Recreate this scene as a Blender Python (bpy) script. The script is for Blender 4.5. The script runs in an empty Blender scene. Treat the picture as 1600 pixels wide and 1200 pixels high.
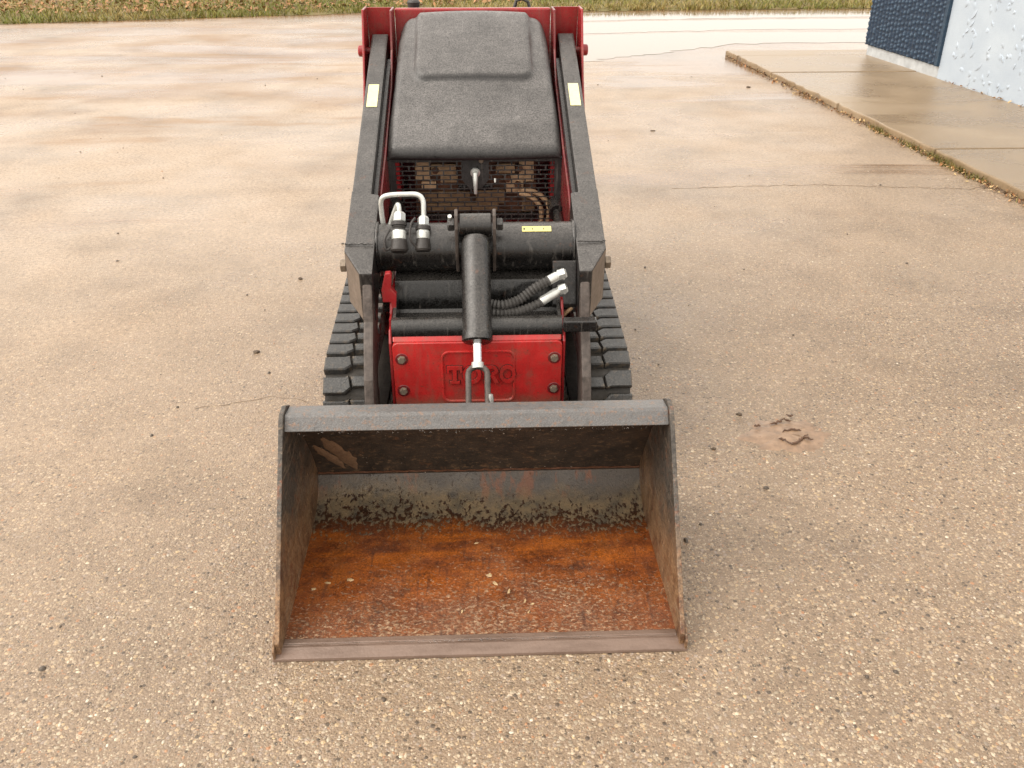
import bpy, bmesh, math, random
import numpy as np
from mathutils import Vector, Matrix
R = math.radians
random.seed(7); rng = np.random.default_rng(7)
S = bpy.context.scene
COL = S.collection

# ------------------------------------------------------------------ camera, sky, sun, exposure
cam_d = bpy.data.cameras.new('camera'); cam = bpy.data.objects.new('camera', cam_d); COL.objects.link(cam)
cam.location = (0.008, 0.0, 1.5)
cam.rotation_euler = (R(90 - 28.5), 0, R(-2.1))
cam_d.sensor_width = 36; cam_d.lens = 31.5; cam_d.clip_start = 0.05; cam_d.clip_end = 2000
S.camera = cam

SUN_EL, SUN_AZ = 52, 256          # azimuth clockwise from +Y
W = bpy.data.worlds.new('World'); S.world = W; W.use_nodes = True
wn = W.node_tree; wn.nodes.clear()
sky = wn.nodes.new('ShaderNodeTexSky'); sky.sky_type = 'NISHITA'; sky.sun_disc = False
sky.sun_elevation = R(SUN_EL); sky.sun_rotation = R(SUN_AZ)
sky.air_density = 1.0; sky.dust_density = 6.0; sky.ozone_density = 1.0
hs = wn.nodes.new('ShaderNodeHueSaturation'); hs.inputs['Saturation'].default_value = 0.16
cloud = wn.nodes.new('ShaderNodeMix'); cloud.data_type = 'RGBA'; cloud.inputs[0].default_value = .72     # closed, even cloud deck over the clear-sky dome
cloud.inputs[7].default_value = (6.6, 6.6, 6.6, 1)
tint = wn.nodes.new('ShaderNodeMix'); tint.data_type = 'RGBA'; tint.blend_type = 'MULTIPLY'; tint.inputs[0].default_value = 1
tint.inputs[7].default_value = (1.0, 0.942, 0.865, 1)
bg = wn.nodes.new('ShaderNodeBackground'); bg.inputs[1].default_value = 0.15
wo = wn.nodes.new('ShaderNodeOutputWorld')
wn.links.new(sky.outputs[0], hs.inputs['Color']); wn.links.new(hs.outputs[0], cloud.inputs[6]); wn.links.new(cloud.outputs[2], tint.inputs[6])
wn.links.new(tint.outputs[2], bg.inputs[0]); wn.links.new(bg.outputs[0], wo.inputs[0])
sd = bpy.data.lights.new('sun', 'SUN'); sd.energy = 0.75; sd.angle = R(60); sd.color = (1, .95, .88)
sun = bpy.data.objects.new('sun', sd); COL.objects.link(sun)
az, el = R(SUN_AZ), R(SUN_EL)
to_sun = Vector((math.sin(az) * math.cos(el), math.cos(az) * math.cos(el), math.sin(el)))
sun.rotation_euler = to_sun.to_track_quat('Z', 'Y').to_euler(); sun.location = (0, -5, 10)
S.view_settings.view_transform = 'Standard'; S.view_settings.look = 'None'
S.view_settings.gamma = 1; S.view_settings.exposure = 1.08
S.view_settings.use_curve_mapping = False
S.render.engine = 'CYCLES'

# ------------------------------------------------------------------ node helper
class NT:
    def __init__(s, name):
        s.m = bpy.data.materials.new(name); s.m.use_nodes = True
        s.t = s.m.node_tree; s.t.nodes.clear()
        s.out = s.t.nodes.new('ShaderNodeOutputMaterial')
        s.b = s.t.nodes.new('ShaderNodeBsdfPrincipled'); s.t.links.new(s.b.outputs[0], s.out.inputs[0])
        s.tc = s.t.nodes.new('ShaderNodeTexCoord'); s.co = s.tc.outputs['Object']
    def n(s, k): return s.t.nodes.new(k)
    def put(s, sock, v):
        if isinstance(v, (int, float)): sock.default_value = v
        elif isinstance(v, (tuple, list)):
            sock.default_value = (*v, 1) if len(v) == 3 and sock.type == 'RGBA' else v
        else: s.t.links.new(v, sock)
    def noise(s, scale, detail=4, rough=.55, vec=None, dist=0):
        n = s.n('ShaderNodeTexNoise'); s.put(n.inputs['Vector'], vec or s.co)
        n.inputs['Scale'].default_value = scale; n.inputs['Detail'].default_value = detail
        n.inputs['Roughness'].default_value = rough; n.inputs['Distortion'].default_value = dist
        return n.outputs[0]
    def voro(s, scale, vec=None, feature='F1', rnd=1):
        n = s.n('ShaderNodeTexVoronoi'); n.feature = feature; s.put(n.inputs['Vector'], vec or s.co)
        n.inputs['Scale'].default_value = scale; n.inputs['Randomness'].default_value = rnd
        return n
    def ramp(s, fac, stops, const=False):
        n = s.n('ShaderNodeValToRGB'); s.put(n.inputs[0], fac)
        e = n.color_ramp.elements
        if const: n.color_ramp.interpolation = 'CONSTANT'
        while len(e) < len(stops): e.new(.5)
        for i, (p, c) in enumerate(stops):
            e[i].position = p; e[i].color = (c, c, c, 1) if isinstance(c, (int, float)) else (*c, 1)
        return n.outputs[0]
    def mix(s, fac, a, b, mode='MIX'):
        n = s.n('ShaderNodeMix'); n.data_type = 'RGBA'; n.blend_type = mode
        s.put(n.inputs[0], fac); s.put(n.inputs[6], a); s.put(n.inputs[7], b); return n.outputs[2]
    def math(s, op, a, b=0.0, clamp=False):
        n = s.n('ShaderNodeMath'); n.operation = op; n.use_clamp = clamp
        s.put(n.inputs[0], a); s.put(n.inputs[1], b); return n.outputs[0]
    def rng(s, v, a, b, c=0.0, d=1.0):
        n = s.n('ShaderNodeMapRange'); s.put(n.inputs[0], v)
        for i, q in enumerate((a, b, c, d)): s.put(n.inputs[i + 1], q)
        return n.outputs[0]
    def xyz(s):
        n = s.n('ShaderNodeSeparateXYZ'); s.put(n.inputs[0], s.co); return n.outputs
    def scl(s, v):
        n = s.n('ShaderNodeMapping'); s.put(n.inputs[0], s.co); n.inputs['Scale'].default_value = v; return n.outputs[0]
    def rot(s, r, v):
        n = s.n('ShaderNodeMapping'); s.put(n.inputs[0], s.co); n.inputs['Rotation'].default_value = r; n.inputs['Scale'].default_value = v; return n.outputs[0]
    def bump(s, h, st=.5, d=.01, nrm=None):
        n = s.n('ShaderNodeBump'); n.inputs['Strength'].default_value = st; n.inputs['Distance'].default_value = d
        s.put(n.inputs['Height'], h)
        if nrm: s.put(n.inputs['Normal'], nrm)
        return n.outputs[0]
    def up(s):   # upward-facing amount, for silt and painted sky sheen on top faces
        g = s.n('ShaderNodeNewGeometry'); n = s.n('ShaderNodeSeparateXYZ'); s.put(n.inputs[0], g.outputs['Normal']); return n.outputs[2]
    def done(s, col=None, rough=None, metal=None, nrm=None, spec=None, coat=None):
        if col is not None: s.put(s.b.inputs['Base Color'], col)
        if rough is not None: s.put(s.b.inputs['Roughness'], rough)
        if metal is not None: s.put(s.b.inputs['Metallic'], metal)
        if nrm is not None: s.put(s.b.inputs['Normal'], nrm)
        if spec is not None: s.put(s.b.inputs['Specular IOR Level'], spec)
        if coat is not None: s.put(s.b.inputs['Coat Weight'], coat); s.b.inputs['Coat Roughness'].default_value = .12
        return s.m

M = {}
def mat_ground():
    m = NT('worn_wet_asphalt'); x, y, z = m.xyz()
    v1 = m.voro(92); v2 = m.voro(190)
    sepc = m.n('ShaderNodeSeparateColor'); m.put(sepc.inputs[0], v1.outputs['Color'])
    sepd = m.n('ShaderNodeSeparateColor'); m.put(sepd.inputs[0], v2.outputs['Color'])
    pal = [(0, (.09, .07, .052)), (.10, (.17, .13, .09)), (.3, (.26, .20, .14)), (.5, (.36, .29, .21)), (.68, (.30, .25, .21)),
           (.8, (.44, .34, .22)), (.90, (.36, .20, .11)), (.93, (.48, .40, .30)), (1, (.58, .51, .42))]
    p1 = m.ramp(sepc.outputs[0], pal, True); p2 = m.ramp(sepd.outputs[0], pal, True)
    sand = m.ramp(m.noise(420, 3, .7), [(.3, (.15, .112, .078)), (.7, (.30, .228, .160))])
    big = m.math('MULTIPLY', m.math('LESS_THAN', v1.outputs['Distance'], .46), m.math('GREATER_THAN', sepc.outputs[1], .50))
    small = m.math('MULTIPLY', m.math('LESS_THAN', v2.outputs['Distance'], .5), m.math('GREATER_THAN', sepd.outputs[1], .25))
    col = m.mix(m.math('MULTIPLY', small, .8), sand, p2)
    col = m.mix(big, col, p1)
    # silt film, thicker to the far left
    film = m.noise(.55, 4, .62); film2 = m.noise(2.6, 5, .65, dist=.4)
    lean = m.math('ADD', m.rng(y, 1.2, 6.5, -.16, .34), m.rng(x, -1.5, 2.5, .12, -.10))
    f = m.math('ADD', m.math('ADD', m.math('MULTIPLY', film, .6), m.math('MULTIPLY', film2, .5)), lean)
    fm = m.rng(f, .44, .92, .0, .94)
    silt = m.ramp(m.noise(1.3, 6, .72, dist=.6), [(.28, (.24, .185, .132)), (.45, (.325, .258, .19)), (.62, (.36, .288, .218)), (.78, (.41, .32, .225))])
    grey = m.rng(m.noise(.35, 4, .5, vec=m.scl((1, 1.6, 1))), .52, .66, 0, .75)
    silt = m.mix(grey, silt, (.22, .205, .19))
    fine = m.noise(55, 4, .75)
    silt = m.mix(1, silt, m.ramp(fine, [(.32, .52), (.5, 1.0), (.68, 1.32)]), 'MULTIPLY')
    brown = m.rng(m.math('ADD', m.noise(.8, 6, .6, vec=m.scl((.7, 1.5, 1))), m.math('MULTIPLY', m.rng(y, 6, 10, 0, .14), m.rng(x, .8, -.8, 0, 1))), .52, .70, 0, .8)
    brown = m.math('MULTIPLY', brown, m.rng(y, 4, 8, .15, 1))
    och = m.rng(m.noise(1, 5, .6, vec=m.scl((.55, 1.9, 1)), dist=.5), .58, .66, 0, .8)
    och = m.math('MULTIPLY', och, m.math('MULTIPLY', m.rng(y, 4.5, 7, 0, 1), m.rng(x, 1.0, -1.0, .25, 1)))
    silt = m.mix(brown, silt, (.215, .130, .062))
    silt = m.mix(och, silt, (.23, .130, .045))
    col = m.mix(fm, col, silt)
    # dark damp blotches
    damp = m.rng(m.noise(1.7, 6, .6), .5, .75, 0, .35)
    col = m.mix(damp, col, (.10, .078, .058), 'MULTIPLY')
    speck = m.math('GREATER_THAN', m.noise(75, 2, .5), .70)
    col = m.mix(m.math('MULTIPLY', speck, .7), col, (.06, .05, .04))
    col = m.mix(1, col, (1.04, .965, .895), 'MULTIPLY')
    h = m.math('ADD', m.math('MULTIPLY', m.math('SUBTRACT', .5, v1.outputs['Distance']), m.math('MULTIPLY', big, 1.0)), m.math('MULTIPLY', m.math('SUBTRACT', .5, v2.outputs['Distance']), .45))
    h = m.math('ADD', h, m.math('MULTIPLY', m.noise(300, 4, .6), .5))
    h = m.math('MULTIPLY', h, m.rng(fm, 0, 1, 1, .35))
    st = m.noise(1, 5, .6, vec=m.scl((.22, 1.5, 1)), dist=.6)
    wf = m.math('ADD', st, m.math('ADD', m.rng(y, 3.5, 9.5, -.16, .05), m.math('MULTIPLY', m.rng(x, -.2, 1.2, 0, .12), m.rng(y, 9.0, 10.2, 0, 1))))
    wf = m.rng(wf, .50, .60, 0, 1)
    col = m.mix(m.math('MULTIPLY', wf, .8), col, (.60, .46, .30), 'MULTIPLY')
    wet = m.rng(m.noise(1.1, 5, .55), .38, .66, .24, .50)
    wet = m.math('MULTIPLY', wet, m.rng(wf, 0, 1, 1, m.rng(x, -.5, 1.0, .62, .30)))
    h = m.math('MULTIPLY', h, m.rng(wf, 0, 1, 1, .2))
    n1 = m.bump(m.noise(1.4, 4, .5), .25, .02)
    nrm = m.bump(h, .75, .006, n1)
    return m.done(col, wet, 0, nrm, .5)
M['ground'] = mat_ground()

def mat_stone():
    m = NT('asphalt_stone'); a = m.n('ShaderNodeAttribute'); a.attribute_name = 'Col'
    c = m.mix(.35, a.outputs['Color'], m.ramp(m.noise(400, 3), [(.3, .5), (.7, 1)]), 'MULTIPLY')
    return m.done(c, .42, 0, None, .5)
M['stone'] = mat_stone()

def simple(name, col, rough=.5, metal=0, var=.25, scale=30, bump=0, bscale=200, spec=.5, coat=None, rv=.12):
    m = NT(name); nz = m.noise(scale, 6, .65)
    c = m.mix(1, col, m.ramp(nz, [(.25, 1 - var), (.75, 1 + var * .6)]), 'MULTIPLY')
    r = m.rng(m.noise(scale * 2.3, 4), .3, .7, max(.02, rough - rv), min(1, rough + rv))
    nr = m.bump(m.noise(bscale, 3), bump, .002) if bump else None
    return m.done(c, r, metal, nr, spec, coat)

def black_paint(name, base=(.030, .028, .027), top=(.085, .079, .074), rust=.0, rough=.38, streak=True):
    """wet black enamel: silt and painted sky sheen on faces that look up, beads and runs elsewhere"""
    m = NT(name); u = m.up()
    dust_sheen = m.math('MULTIPLY', m.rng(u, .25, .95, 0, 1), m.rng(m.noise(45, 5, .7), .25, .7, .55, 1))  # sheen of the bright sky painted into the top colour, over silt
    c = m.mix(dust_sheen, base, top)
    g = m.rng(m.noise(230, 4, .7), .36, .64, .35, 1.6)
    g = m.math('MULTIPLY', g, m.rng(m.noise(9, 5, .6), .3, .7, .72, 1.25))
    c = m.mix(1, c, g, 'MULTIPLY')
    dark = m.math('GREATER_THAN', m.noise(150, 3, .6), .66)
    c = m.mix(m.math('MULTIPLY', dark, .5), c, (.02, .018, .017))
    if streak:
        st = m.rng(m.noise(1, 4, .6, vec=m.scl((90, 90, 7))), .56, .70, 0, .55)
        st = m.math('MULTIPLY', st, m.rng(u, .0, .75, 1, 0))
        c = m.mix(st, c, (.16, .145, .13))
    if rust:
        rs = m.math('MULTIPLY', m.rng(m.noise(26, 8, .75), .60, .68, 0, 1), rust)
        c = m.mix(rs, c, (.16, .065, .03))
    v = m.voro(330)
    n1 = m.bump(m.rng(v.outputs['Distance'], .15, .4, 1, 0), .22, .0012)
    n1 = m.bump(m.noise(14, 3), .08, .01, n1)
    r = m.rng(m.noise(60, 4), .3, .7, rough - .12, rough + .14)
    return m.done(c, r, 0, n1, .55)
M['black'] = black_paint('wet_black_paint', rust=.25)
M['arm_black'] = black_paint('arm_black_paint', (.018, .016, .015), (.080, .074, .069), rust=.4, rough=.34)
M['tube_black'] = black_paint('tube_black_paint', (.010, .009, .0085), (.070, .064, .059), rust=.45, rough=.27)
M['deep_black'] = black_paint('chassis_black_paint', (.010, .009, .009), (.032, .029, .027), rust=.15, rough=.24)
M['nose_black'] = black_paint('nose_black_paint', (.006, .0055, .005), (.05, .046, .042), rust=.1, rough=.22)
M['hood'] = black_paint('hood_plastic', (.020, .0185, .018), (.120, .112, .107), rust=0, rough=.38, streak=False)
M['edge_rust'] = simple('rusty_plate_edge', (.098, .078, .067), .55, .1, .6, 60, .5, 160)
M['brown_side'] = simple('brown_arm_side', (.16, .125, .10), .4, .1, .3, 25, .2)
M['rubber'] = simple('wet_rubber', (.040, .039, .038), .42, 0, .5, 40, .35, 240)
def mat_tread():
    m = NT('tread_rubber')
    mud = m.rng(m.noise(34, 6, .7), .52, .66, 0, .7)
    c = m.mix(m.rng(m.noise(180, 3), .35, .7), (.026, .026, .026), (.066, .064, .060))
    c = m.mix(mud, c, (.16, .12, .08))
    return m.done(c, m.rng(m.noise(50, 4), .3, .7, .25, .5), 0, m.bump(m.noise(230, 4), .4, .003), .55)
M['tread'] = mat_tread()
M['belt'] = simple('muddy_belt', (.035, .029, .022), .6, 0, .6, 30, .5, 120)
def mat_red(name, base, dirt=.5, zlo=None):
    m = NT(name); x, y, z = m.xyz()
    c = m.mix(m.rng(m.noise(16, 5), .3, .7), base, tuple(q * .72 for q in base))
    d = m.rng(m.noise(22, 8, .72), .50, .70, 0, dirt)
    c = m.mix(d, c, (.16, .075, .05))
    st = m.rng(m.noise(1, 5, .6, vec=m.scl((70, 70, 9))), .52, .72, 0, dirt * .6)
    c = m.mix(st, c, (.20, .10, .075))
    sp = m.math('GREATER_THAN', m.noise(110, 3, .6), .67); c = m.mix(m.math('MULTIPLY', sp, .6), c, (.10, .045, .03))
    if zlo:
        lo = m.rng(m.math('ADD', z, m.math('MULTIPLY', m.noise(40, 4), .05)), zlo + .02, zlo + .065, .85, 0)
        c = m.mix(lo, c, (.17, .10, .065))
    return m.done(c, m.rng(m.noise(45, 4), .3, .7, .18, .38), 0, m.bump(m.noise(260, 3), .12, .001), .5)
M['red'] = mat_red('red_enamel', (.34, .019, .022), .6)
M['red_plate'] = mat_red('red_cast_plate', (.50, .026, .024), .6, .21)
M['dark_red'] = mat_red('dark_red_chassis', (.17, .013, .016), .6)
M['edge_shade'] = simple('letter_edge_shade', (.085, .022, .018), .5, 0, .5, 90, .3)  # dark outline colour standing in for shadow at the letter edges
M['zinc'] = simple('zinc_fitting', (.62, .63, .60), .35, .55, .2, 60, .1)
M['chrome'] = simple('chrome_rod', (.85, .85, .86), .12, 1, .05, 60)
M['bolt'] = simple('dull_bolt', (.25, .20, .15), .45, .4, .4, 90, .2)
M['cap'] = simple('black_rubber_cap', (.035, .030, .027), .5, 0, .4, 70, .3)
M['hose'] = simple('black_hose_sleeve', (.06, .056, .052), .5, 0, .45, 90, .3, 300)
M['tan_part'] = simple('tan_radiator', (.50, .32, .175), .55, 0, .55, 22, .4, 120)
M['tan_hose'] = simple('tan_hose', (.68, .45, .26), .5, 0, .3, 40)
M['tan_dull'] = simple('dull_tan_core', (.30, .185, .095), .6, 0, .6, 18, .5, 130)
M['dark_rust'] = simple('rust_brown', (.15, .06, .028), .6, 0, .6, 40, .4)
def mat_sticker(marks):
    m = NT('yellow_decal' if marks else 'pale_yellow_decal')
    c = m.mix(m.rng(m.noise(90, 4), .3, .7), (.80, .72, .26) if marks else (.82, .78, .42), (.62, .55, .2) if marks else (.70, .66, .34))
    return m.done(c, .35)
M['decal'] = mat_sticker(0); M['decal_y'] = mat_sticker(1)
M['ink'] = simple('decal_ink', (.03, .03, .025), .5)

# bucket steels; local y in the loader frame is (world y - 2.2)
def mat_bucket_floor():
    m = NT('rusted_bucket_floor'); x, y, z = m.xyz()
    e = m.math('ADD', y, m.math('MULTIPLY', z, .8))          # runs from the edge up the heel of the bucket
    n2 = m.noise(30, 5, .7)
    c = m.ramp(m.math('ADD', m.math('MULTIPLY', m.noise(7, 5, .7, dist=.5), .6), m.math('MULTIPLY', n2, .4)),
               [(.32, (.055, .020, .010)), (.42, (.120, .036, .013)), (.50, (.19, .052, .014)), (.58, (.25, .078, .020)), (.70, (.16, .056, .026))])
    ctr = m.math('SUBTRACT', m.rng(y, -.70, -.27, 1.0, -.1), m.math('MULTIPLY', m.math('MULTIPLY', x, x), 2.0))
    ctr = m.math('ADD', ctr, m.rng(m.noise(5, 4, .6), .3, .7, -.35, .35))
    c = m.mix(m.rng(ctr, .2, .75, 0, .7), c, m.ramp(m.noise(55, 5, .7), [(.35, (.090, .037, .019)), (.62, (.200, .085, .040))]))
    orr = m.rng(m.noise(1, 5, .65, vec=m.scl((5, 22, 5))), .44, .64, 0, .85)
    orr = m.math('MULTIPLY', orr, m.rng(y, -.60, -.36, .12, 1))
    c = m.mix(orr, c, (.40, .108, .013))
    # pale flecks, denser towards the front middle
    fn = m.noise(118, 3, .62, vec=m.rot((0, 0, .5), (.75, 1.2, 1)), dist=.3)
    fl = m.rng(m.math('ADD', fn, m.rng(ctr, -.1, .9, -.075, .085)), .575, .625, 0, 1)
    fl = m.math('MULTIPLY', fl, m.rng(m.noise(25, 3), .3, .6, .35, .85))
    c = m.mix(fl, c, m.ramp(m.noise(70, 2), [(.35, (.22, .125, .070)), (.65, (.42, .285, .175))]))
    scr = m.rng(m.noise(1, 4, .6, vec=m.rot((0, 0, .25), (75, 7, 7))), .56, .66, 0, .5)
    c = m.mix(scr, c, (.075, .030, .018))
    gr = m.noise(210, 3, .7); c = m.mix(1, c, m.ramp(gr, [(.32, .55), (.5, 1), (.68, 1.45)]), 'MULTIPLY')
    dk = m.rng(m.noise(14, 6, .75), .55, .66, 0, .6)
    c = m.mix(dk, c, (.04, .016, .009))
    # mud-and-lime scale broken up over the rust at the rear
    e2 = m.math('ADD', e, m.math('MULTIPLY', m.math('SUBTRACT', m.noise(4, 5, .65), .5), .24))
    blot = m.noise(98, 4, .62, vec=m.scl((1.0, .62, .62)), dist=.1)
    sm = m.rng(m.math('ADD', blot, m.rng(e2, -.34, -.08, -.17, .17)), .465, .535, 0, .92)
    sm = m.math('MULTIPLY', sm, m.rng(e2, -.37, -.30, 0, 1))
    scol = m.ramp(m.noise(20, 5, .7), [(.30, (.090, .078, .062)), (.45, (.185, .145, .092)), (.58, (.27, .195, .110)), (.72, (.15, .125, .098))])
    under = m.rng(e2, -.29, -.22, 0, .9)
    c = m.mix(under, c, (.030, .017, .010))
    c = m.mix(sm, c, scol)
    blue = m.rng(m.math('ADD', e2, m.math('MULTIPLY', n2, .10)), -.10, -.01, 0, .92)
    bc = m.ramp(m.noise(11, 5, .7), [(.3, (.060, .056, .055)), (.52, (.120, .103, .088)), (.7, (.095, .085, .078))])
    bc = m.mix(m.rng(m.noise(9, 5, .7, vec=m.scl((1.2, .5, .5))), .57, .63, 0, .8), bc, (.25, .10, .055))
    c = m.mix(blue, c, bc)
    h = m.math('ADD', m.math('MULTIPLY', m.noise(170, 4, .7), .7), m.math('MULTIPLY', fl, .5))
    h = m.math('ADD', h, m.math('MULTIPLY', sm, .6))
    return m.done(c, m.rng(m.noise(9, 4), .35, .68, .22, .58), .05, m.bump(h, .6, .004), .5)
def mat_bucket_back():
    m = NT('scratched_bucket_back'); x, y, z = m.xyz()
    c = m.mix(m.rng(m.noise(18, 7, .7), .35, .7), (.026, .020, .016), (.072, .050, .035))
    for rz, sc in ((.6, (26, 44, 44)), (-.7, (34, 44, 52))):
        s = m.rng(m.noise(1.4, 7, .75, vec=m.rot((0, rz, 0), (sc[0], sc[1], sc[2]))), .57, .65, 0, .75)
        c = m.mix(s, c, (.20, .125, .07))
    b = m.rng(m.noise(13, 6, .7), .62, .70, 0, .7); c = m.mix(b, c, (.18, .085, .04))
    sp = m.math('GREATER_THAN', m.noise(130, 1, .5), .77); c = m.mix(m.math('MULTIPLY', sp, .8), c, (.5, .42, .34))
    return m.done(c, .42, .1, m.bump(m.noise(120, 5), .35, .003), .45)
def mat_bucket_side():
    m = NT('bucket_side_steel'); x, y, z = m.xyz()
    up_ = m.math('ADD', z, m.math('MULTIPLY', m.math('SUBTRACT', m.noise(10, 7, .7), .5), .35))
    c = m.mix(m.rng(m.noise(30, 6, .7), .3, .7), (.042, .036, .031), (.105, .088, .070))
    br = m.ramp(m.noise(20, 7, .7, vec=m.scl((1, 1, .5))), [(.35, (.10, .048, .026)), (.5, (.22, .130, .068)), (.62, (.27, .165, .09)), (.72, (.13, .060, .038))])
    c = m.mix(m.rng(up_, .26, .12, 0, 1), c, br)
    ru = m.rng(m.noise(30, 8, .75), .54, .64, 0, .85); c = m.mix(ru, c, (.16, .062, .03))
    sc = m.rng(m.noise(1, 4, .6, vec=m.rot((.7, 0, 0), (30, 12, 110))), .57, .66, 0, .55); c = m.mix(sc, c, (.27, .20, .14))
    c = m.mix(1, c, m.ramp(m.noise(150, 4, .7), [(.32, .5), (.5, 1), (.68, 1.5)]), 'MULTIPLY')
    return m.done(c, m.rng(m.noise(25, 4), .3, .7, .28, .55), .1, m.bump(m.noise(110, 6, .7), .7, .004), .5)
def mat_lip():
    m = NT('worn_grey_lip')
    c = m.ramp(m.noise(38, 7, .72), [(.3, (.085, .082, .080)), (.5, (.135, .130, .127)), (.7, (.105, .098, .092))])
    ru = m.rng(m.noise(60, 7, .78), .53, .62, 0, .8); c = m.mix(ru, c, (.21, .125, .08))
    g = m.rng(m.noise(420, 2), .3, .7, .7, 1.2); c = m.mix(1, c, g, 'MULTIPLY')
    return m.done(c, .36, .15, m.bump(m.noise(180, 5), .5, .003), .5)
def mat_edge():
    m = NT('cutting_edge_steel')
    c = m.ramp(m.noise(14, 7, .7, vec=m.scl((.4, 1.5, 1))), [(.3, (.110, .068, .048)), (.55, (.185, .126, .096)), (.75, (.155, .092, .062))])
    return m.done(c, .34, .15, m.bump(m.noise(160, 5), .4, .002), .5)
M['b_floor'] = mat_bucket_floor(); M['b_back'] = mat_bucket_back();
M['b_side'] = mat_bucket_side(); M['b_lip'] = mat_lip(); M['b_edge'] = mat_edge()
M['mud_smear'] = simple('dried_mud_smear', (.21, .125, .07), .7, 0, .35, 50, .4)
M['chip'] = simple('pale_wood_chip', (.52, .37, .20), .6, 0, .5, 130)
def mat_water(name, col, rough):
    m = NT(name); n = m.bump(m.noise(5, 3, .5, vec=m.scl((1, .35, 1))), .05, .01)
    return m.done(col, rough, 0, n, .5)
M['puddle'] = mat_water('puddle_water', (.20, .15, .10), .06)
m = NT('clear_drop'); m.b.inputs['Transmission Weight'].default_value = 1; m.b.inputs['IOR'].default_value = 1.33
M['drop'] = m.done((.95, .95, .95), .0)
def mat_concrete():
    m = NT('wet_brown_concrete')
    a = m.noise(1.1, 7, .62, dist=.5, vec=m.scl((1, 1.6, 1)))
    c = m.ramp(a, [(.3, (.215, .145, .075)), (.46, (.275, .192, .108)), (.58, (.32, .23, .138)), (.72, (.37, .285, .19))])
    c = m.mix(m.rng(m.noise(160, 4), .3, .7, 0, .3), c, (.12, .09, .065))
    r = m.rng(a, .3, .7, .20, .42)
    return m.done(c, r, 0, m.bump(m.noise(210, 4, .7), .35, .004), .5)
M['concrete'] = mat_concrete()
M['kerb_face'] = simple('kerb_face', (.20, .15, .10), .6, 0, .5, 20, .6, 60)
def mat_stucco():
    m = NT('pale_blue_stucco')
    c = m.ramp(m.noise(3, 6, .6), [(.3, (.38, .44, .51)), (.7, (.46, .52, .58))])
    return m.done(c, .55, 0, m.bump(m.noise(70, 5, .6), .3, .006), .4)
M['stucco'] = mat_stucco()
def mat_navy():
    m = NT('navy_split_face')
    c = m.mix(m.rng(m.noise(30, 5, .7), .35, .7), (.010, .028, .055), (.030, .062, .100))
    ch = m.math('GREATER_THAN', m.noise(9, 3, .6), .76); c = m.mix(ch, c, (.48, .44, .36))
    return m.done(c, .45, 0, m.bump(m.noise(90, 5), .5, .006), .45)
M['navy'] = mat_navy()
def mat_navy_rib():            # painted split-face: sky reflection put into the paler knob-tip colour
    m = NT('navy_rib_paint'); a = m.n('ShaderNodeAttribute'); a.attribute_name = 'Col'
    ch = m.math('GREATER_THAN', m.noise(9, 3, .6), .77); c = m.mix(ch, a.outputs['Color'], (.48, .44, .36))
    c = m.mix(1, c, m.rng(m.noise(60, 4, .7), .3, .7, .6, 1.4), 'MULTIPLY')
    return m.done(c, .5, 0, m.bump(m.noise(90, 5), .5, .006), .4)
M['navy_rib'] = mat_navy_rib()
M['plinth'] = simple('plinth_paint', (.46, .48, .49), .6, 0, .3, 12, .4, 80)
M['roof_metal'] = simple('coping_metal', (.3, .32, .34), .4, .3)
def attr_mat(name, rough):
    m = NT(name); a = m.n('ShaderNodeAttribute'); a.attribute_name = 'Col'
    return m.done(a.outputs['Color'], rough, 0, None, .35)
M['grass'] = attr_mat('grass_blade', .5); M['leaf'] = attr_mat('dead_leaf', .55)
def mat_soil():
    m = NT('verge_soil')
    c = m.ramp(m.noise(2.0, 7, .65), [(.3, (.11, .08, .035)), (.5, (.15, .125, .04)), (.7, (.19, .115, .055))])
    return m.done(c, .8, 0, m.bump(m.noise(20, 5), .6, .03))
M['soil'] = mat_soil()
M['mud'] = simple('brown_mud', (.27, .175, .11), .38, 0, .45, 35, .7, 70)
M['mud_dark'] = simple('wet_mud_crest', (.105, .052, .026), .45, 0, .5, 60, .5)
M['rut'] = simple('ochre_rut_mud', (.30, .205, .10), .3, 0, .3, 4, .2, 60)
M['clod'] = simple('dark_clod', (.10, .070, .045), .7, 0, .5, 60)
M['crack'] = simple('asphalt_crack', (.17, .115, .07), .8, 0, .4, 40)

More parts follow.
